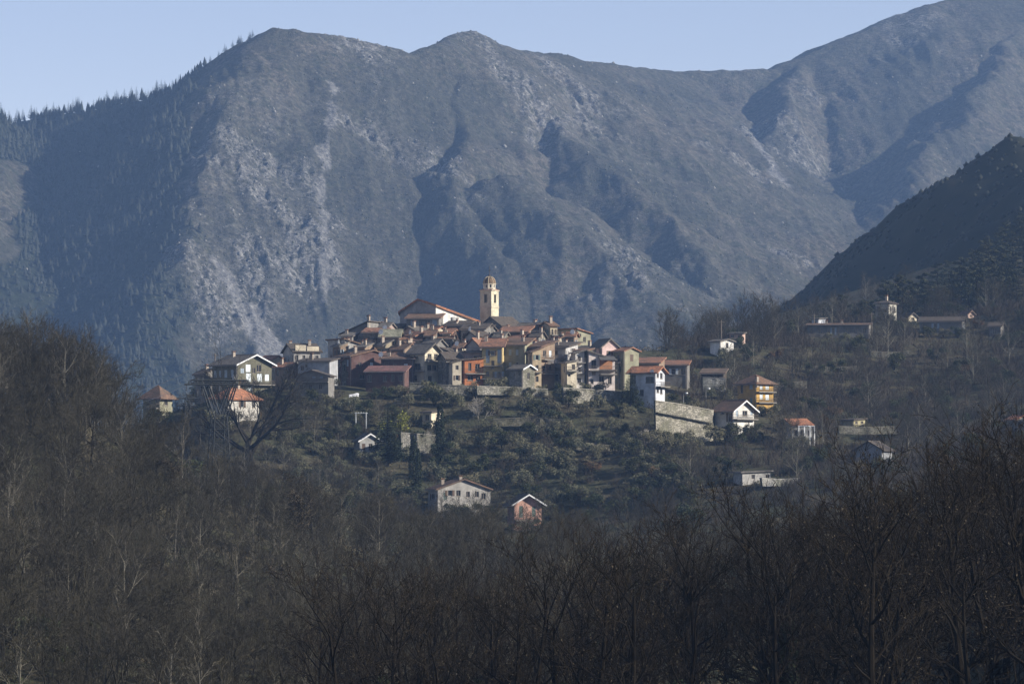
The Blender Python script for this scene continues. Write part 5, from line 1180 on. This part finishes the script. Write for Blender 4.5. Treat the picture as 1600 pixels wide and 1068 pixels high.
def bare_brush():
    rng = np.random.default_rng(9); k = 4200; D = np.sqrt(rng.uniform(860**2, 1290**2, k)); px = np.where(rng.uniform(0, 1, k) < .72, rng.uniform(1035, 1690, k), rng.uniform(250, 1060, k))
    ok = ~((px < 1060) & (D > 992))
    for (x0, y0, x1, y1, Dh) in CLEAR: ok &= ~((np.abs(D - Dh) < 12) & (px > x0 - 3) & (px < x1 + 3)) & ~((D < Dh) & (D > Dh - 26) & (px > x0) & (px < x1) & (rng.uniform(0, 1, k) < .75))
    px, D = px[ok], D[ok]; x = (px - 800) / FPX * D; z = np.maximum(ground_z(x, D), hill_r_z(x, D)); m_ = len(x); n = 38
    c = np.stack([x, D, z], -1)[:, None, :] + rng.normal(0, .55, (m_, n, 3)) * np.array([1, 1, .1]); h_ = rng.uniform(1.6, 4.2, (m_, 1)) * rng.uniform(.5, 1.1, (m_, n))
    d = rng.normal(0, .42, (m_, n, 3)); d[:, :, 2] = 1; d = d * h_[:, :, None]; a = rng.normal(size=(m_, n, 3)); a[:, :, 2] *= .2; a /= np.linalg.norm(a, axis=-1)[:, :, None]; w = .032
    mid = c + d * .5 + rng.normal(0, .25, (m_, n, 3)); V = np.stack([c - a*w, c + a*w, mid + a*w, mid - a*w, c + d], 2).reshape(-1, 3); i0 = np.arange(m_ * n)[:, None] * 5
    T_ = np.concatenate([i0 + np.array([0, 1, 2]), i0 + np.array([0, 2, 3]), i0 + np.array([3, 2, 4])], 0)
    link('bare_brush', mesh_np('bare_brush', V, T_, bark((.060, .050, .040), .0)), kind='stuff', label='tangle of leafless brown brush covering the slopes around the houses', category='brush')
bare_brush()

# ------------------------------------------------------------------ ivy on some foreground trunks
def ivy(px, D, hgt, label):
    x = (px - 800) / FPX * D; z = float(ground_z(np.array([x]), np.array([float(D)]))[0]); rng = np.random.default_rng(int(px)); n = 3200
    tm, cm = NEAR[int(px) % 5]; root = plant('ivy_clad_tree', (tm, cm), x, D, z - .1, hgt / 15.5, px, label, 'tree')
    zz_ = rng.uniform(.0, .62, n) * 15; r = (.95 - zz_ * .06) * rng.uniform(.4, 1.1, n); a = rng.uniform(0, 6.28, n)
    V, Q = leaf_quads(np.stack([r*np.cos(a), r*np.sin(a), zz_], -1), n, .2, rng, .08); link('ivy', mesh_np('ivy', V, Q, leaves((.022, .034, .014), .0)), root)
ivy(600, 262, 13.5, 'ivy-clad dark tree left of centre at the bottom edge')
ivy(882, 256, 13, 'tree with thick dark ivy column near the bottom centre')
ivy(1060, 250, 13, 'slim ivy-clad tree between bottom centre and the right')
ivy(745, 275, 12, 'ivy-clad tree under the farmhouse')
ivy(1232, 270, 16, 'ivy-clad tree right of centre in the foreground')

# ------------------------------------------------------------------ lattice pylons and wires
def bar(mb, a, b_, r=.07): mb.tube([a, b_], r, 4)
def pylon(px, D, ytop, ybase, wb, wt, beam, label, vee=True):
    s = D / FPX; o = P(px, ybase, D); root = thing('lattice_pylon', label, 'pylon', o, .35); H_ = (ybase - ytop) * s; mt = paint((.016, .018, .018)); r = .15
    hb = H_ * (.62 if vee else .9); body = MB(); n = 5
    def ring(f): w = (wb + (wt - wb) * f) * s / 2; return [Vector((sx*w, sy*w, hb*f)) for sx, sy in ((-1,-1),(1,-1),(1,1),(-1,1))]
    legs = [[], [], [], []]
    for i in range(n):
        a, b_ = ring(i/n), ring((i+1)/n)
        for k in range(4):
            j = (k+1) % 4; bar(body, a[k], b_[j], .075); bar(body, a[j], b_[k], .075); bar(body, b_[k], b_[j], .09)
    body.build('lattice', mt, root)
    for k in range(4):
        lg = MB(); lg.tube([ring(0)[k] - Vector((0, 0, 4)), ring(1)[k]], .15, 4); lg.build('leg', mt, root)
    t4 = ring(1)
    if vee:
        L = beam * s / 2; zb_ = H_ * .93; dp = .7
        for sg in (-1, 1):
            v = MB(); e = L * .48
            for sy in (-1, 1):
                k = 0 if sg < 0 else 1; a = Vector((sg*wt*s/2, sy*wt*s/2, hb)); q = Vector((sg*e, sy*dp, zb_)); a2 = Vector((sg*.1, sy*wt*s/2, hb + .5)); q2 = Vector((sg*(e-1.3), sy*dp, zb_))
                bar(v, a, q, r); bar(v, a2, q2, r)
                for i in range(5): f0, f1 = i/5, (i+1)/5; bar(v, a.lerp(q, f0), a2.lerp(q2, f1), .05)
            v.build('strut', mt, root)
        bm_ = MB(); m_ = 14
        for sy in (-1, 1):
            bar(bm_, Vector((-L, sy*dp*.3, zb_ + .3)), Vector((L, sy*dp*.3, zb_ + .3)), r); bar(bm_, Vector((-L*.8, sy*dp, zb_ + 1.2)), Vector((L*.8, sy*dp, zb_ + 1.2)), r)
            for i in range(m_): x_, x2 = -L*.9 + 1.8*L*i/m_, -L*.9 + 1.8*L*(i+1)/m_; bar(bm_, Vector((x_, sy*dp*.3, zb_ + .3)), Vector(((x_+x2)/2, sy*dp*.9, zb_ + 1.2)), .05); bar(bm_, Vector(((x_+x2)/2, sy*dp*.9, zb_ + 1.2)), Vector((x2, sy*dp*.3, zb_ + .3)), .05)
        bm_.build('crossbeam', mt, root)
        for x_ in (-L*.95, 0, L*.95):
            i_ = MB(); i_.tube([(x_, 0, zb_ + .25 - .22*k) for k in range(7)], [.05, .13, .06, .13, .06, .13, .05], 6); i_.build('insulator', glass(3), root)
    else:
        for f in (.86, 1.0):
            a = MB(); z = H_ * f
            bar(a, Vector((-beam*s/2, 0, z)), Vector((beam*s/2, 0, z)), r); bar(a, Vector((-beam*s/2, 0, z)), Vector((0, 0, z + .9)), .05); bar(a, Vector((beam*s/2, 0, z)), Vector((0, 0, z + .9)), .05); a.build('crossarm', mt, root)
        tp = MB()
        for k in range(4): bar(tp, t4[k], Vector((0, 0, H_ + 1)), .06)
        tp.build('peak', mt, root)
pylon(342, 872, 592, 748, 34, 20, 112, 'large lattice pylon with wide crossbeam in front of the olive grey chalet')
pylon(292, 950, 622, 705, 13, 8, 34, 'narrow lattice pylon left of the large one', False)
def wire(label, a, b_, sag):
    A, B = P(*a), P(*b_); mb = MB(); mb.tube([A.lerp(B, i/20) - A - Vector((0, 0, sag * 4 * (i/20) * (1 - i/20))) for i in range(21)], .045, 4)
    mb.build('power_wire', metal((.05, .05, .055)), None, loc=A, label=label, category='wire', group='power lines')
wire('thin dark power line climbing right towards the chalet roof', (200, 615, 900), (326, 560, 985), 1.0)
wire('thin power line sagging from the large pylon to the left', (292, 600, 925), (90, 640, 800), 2.0)
# ------------------------------------------------------------------ lamps, poles and small things
def lamp(px, py, D, label):
    s = D / FPX; top = P(px, py, D); o = Vector((top.x, top.y, float(ground_z(np.array([top.x]), np.array([top.y]))[0]) - .3)); h = top.z - o.z
    root = thing('street_lamp', label, 'street lamp', o, 0, 'street lamps by the retaining wall'); m_ = metal((.3, .3, .3))
    p_ = MB(); p_.tube([(0, 0, 0), (0, 0, h*.6), (0, 0, h)], [.09, .07, .05], 6); p_.build('post', m_, root)
    a_ = MB(); a_.tube([(0, 0, h), (.35, -.2, h + .25), (.7, -.4, h + .28)], .04, 5); a_.build('arm', m_, root)
    g = MB(); g.tube([(.7, -.4, h - .05), (.7, -.4, h + .1), (.7, -.4, h + .32)], [.12, .34, .2], 8); g.build('lantern', paint((.85, .86, .86)), root)
lamp(1068, 615, 985, 'left white-headed street lamp behind the tall rubble wall')
lamp(1103, 608, 995, 'right white-headed street lamp behind the tall rubble wall')
def pole(px, yt, D, label):
    top = P(px, yt, D); o = Vector((top.x, top.y, float(ground_z(np.array([top.x]), np.array([top.y]))[0]) - .3)); h = top.z - o.z
    root = thing('utility_pole', label, 'pole', o); p_ = MB(); p_.tube([(0, 0, 0), (0, 0, h)], [.17, .11], 7); p_.build('shaft', paint((.16, .13, .10)), root)
    c_ = MB(); c_.box(-.8, .8, -.06, .06, h - .55, h - .4); c_.build('crossarm', paint((.14, .12, .10)), root)
pole(1127, 500, 1090, 'slim utility pole on the wooded crest right of the village')
pole(1362, 488, 1158, 'utility pole at the right end of the thin flat roof')
pole(1272, 490, 1172, 'utility pole beside the small white hut')
pole(336, 552, 1000, 'pole rising behind the olive grey chalet roof')
def laundry():
    root = thing('laundry_line', 'white laundry hanging on the balcony of the dark shuttered house', 'laundry', P(862, 568, 1003.4), -rad(28)); s = 1000 / FPX
    ln = MB(); ln.tube([(-1.4, 0, .9), (2.6, 0, .9)], .012, 4); ln.build('line', paint((.5, .5, .5)), root)
    for i, (x, w, h, c) in enumerate([(-1.1, .9, 1.0, (.8, .8, .8)), (-.1, .7, .85, (.8, .8, .82)), (.8, .5, .8, (.25, .28, .35)), (1.5, .6, .9, (.12, .12, .14))]):
        c_ = MB(); c_.box(x, x + w, -.015, .015, .9 - h, .91); c_.build('sheet', paint(c), root)
laundry()
def pergola():
    root = thing('pergola', 'white open pergola frame on the garden terrace left of the spruce', 'pergola', P(556, 662, 965)); s = 965 / FPX; m_ = paint((.62, .64, .64))
    for x in (0, 16*s):
        for y in (0, 2.2): p_ = MB(); p_.box(x-.07, x+.07, y-.07, y+.07, -1, 2.4); p_.build('post', m_, root)
    for y in (0, 2.2): b_ = MB(); b_.box(-.3, 16*s+.3, y-.06, y+.06, 2.4, 2.55); b_.build('beam', m_, root)
    for i in range(5): r_ = MB(); r_.box(i*4*s-.05, i*4*s+.05, -.3, 2.5, 2.55, 2.65); r_.build('rafter', m_, root)
pergola()
def tarp():
    o = P(553, 618, 984); root = MB(); g = [[Vector((x, y, .45 + .25*math.sin(x*2.1)*math.cos(y*1.7) - .08*(x*x+y*y))) for y in (-.8, -.4, 0, .4, .8)] for x in (-1.1, -.7, -.3, .1, .5, .9, 1.2)]
    for i in range(6):
        for j in range(4): root.poly([g[i][j], g[i+1][j], g[i+1][j+1], g[i][j+1]])
    for i in range(6): root.poly([g[i][0], g[i+1][0], g[i+1][0] - Vector((0, .2, .5 + .2*(i % 2))), g[i][0] - Vector((0, .2, .5 + .2*((i+1) % 2)))])
    root.build('white_tarpaulin', paint((.8, .8, .8)), None, loc=o, label='crumpled white tarpaulin on the slope below the blue-grey house', category='tarpaulin')
tarp()

# ------------------------------------------------------------------ labels that tell the single trees of a group apart
ZONES = [(-999, 'at the far left'), (180, 'below the brown house'), (300, 'below the pylon and chalet'), (450, 'below the blue-grey house'), (560, 'below the dark red house'), (690, 'below the farmhouse'),
         (790, 'below the pink house'), (880, 'below the apartments'), (990, 'below the white house'), (1110, 'below the ochre house'), (1230, 'below the thin flat roof'), (1365, 'below the villa'), (1440, 'below the long barn'), (1530, 'at the far right')]
ORD = 'first second third fourth fifth sixth seventh eighth ninth tenth eleventh twelfth thirteenth fourteenth fifteenth sixteenth seventeenth eighteenth nineteenth twentieth'.split()
SHORT = {'foreground_tree': ('dark bare foreground tree', 3), 'bare_tree': ('grey bare tree in left wood', 5), 'valley_tree': ('bare valley tree', 5), 'hillside_tree': ('small bare right-slope tree', 4), 'evergreen_bush': ('evergreen bush on the right slope', 3),
         'olive_tree': ('grey-green olive tree', 3), 'dark_bush': ('dark green bush', 3), 'slope_tree': ('small brownish bare tree', 3), 'russet_shrub': ('russet shrub', 3), 'pine_tree': ('dark pine', 5), 'crest_tree': ('bare crest tree', 2),
         'hilltop_tree': ('leafless hilltop tree', 4), 'withered_tree': ('tree with withered brown leaves', 2), 'holm_oak': ('dark evergreen wood tree', 3), 'village_edge_tree': ('tall bare tree', 3), 'skyline_spruce': ('small dark spruce on the mountain skyline', 1)}
ROWS = {1: [''], 2: ['front row', 'back row'], 3: ['front row', 'middle row', 'back row'], 4: ['front row', 'second row', 'third row', 'back row'], 5: ['front row', 'second row', 'middle row', 'fourth row', 'back row']}
def relabel():
    fam = {}
    for o in COL.objects:
        k = o.name.split('.')[0]
        if k in SHORT and o.parent is None: fam.setdefault(k, []).append(o)
    for k, obs in fam.items():
        txt, nrow = SHORT[k]; obs.sort(key=lambda o: o.location.y); n = len(obs); bk = {}
        for i, o in enumerate(obs):
            px, _ = project(*o.location); z = max(j for j, (a, _) in enumerate(ZONES) if px >= a); bk.setdefault((z, min(nrow - 1, i * nrow // n)), []).append((px, o))
        for (z, r), lst in bk.items():
            lst.sort(key=lambda t: t[0]); row = ROWS[nrow][r]; zone = ZONES[z][1] if k != 'skyline_spruce' else ('at the far left' if z == 0 else 'right of the far left' if z == 1 else 'nearer the first peak')
            for i, (_, o) in enumerate(lst):
                nth = (ORD[i] + ' from left' if i < len(ORD) else str(i + 1) + 'th from left') if len(lst) > 1 else ''
                o['label'] = ', '.join(q for q in (txt + ' ' + zone, row, nth) if q)
relabel()
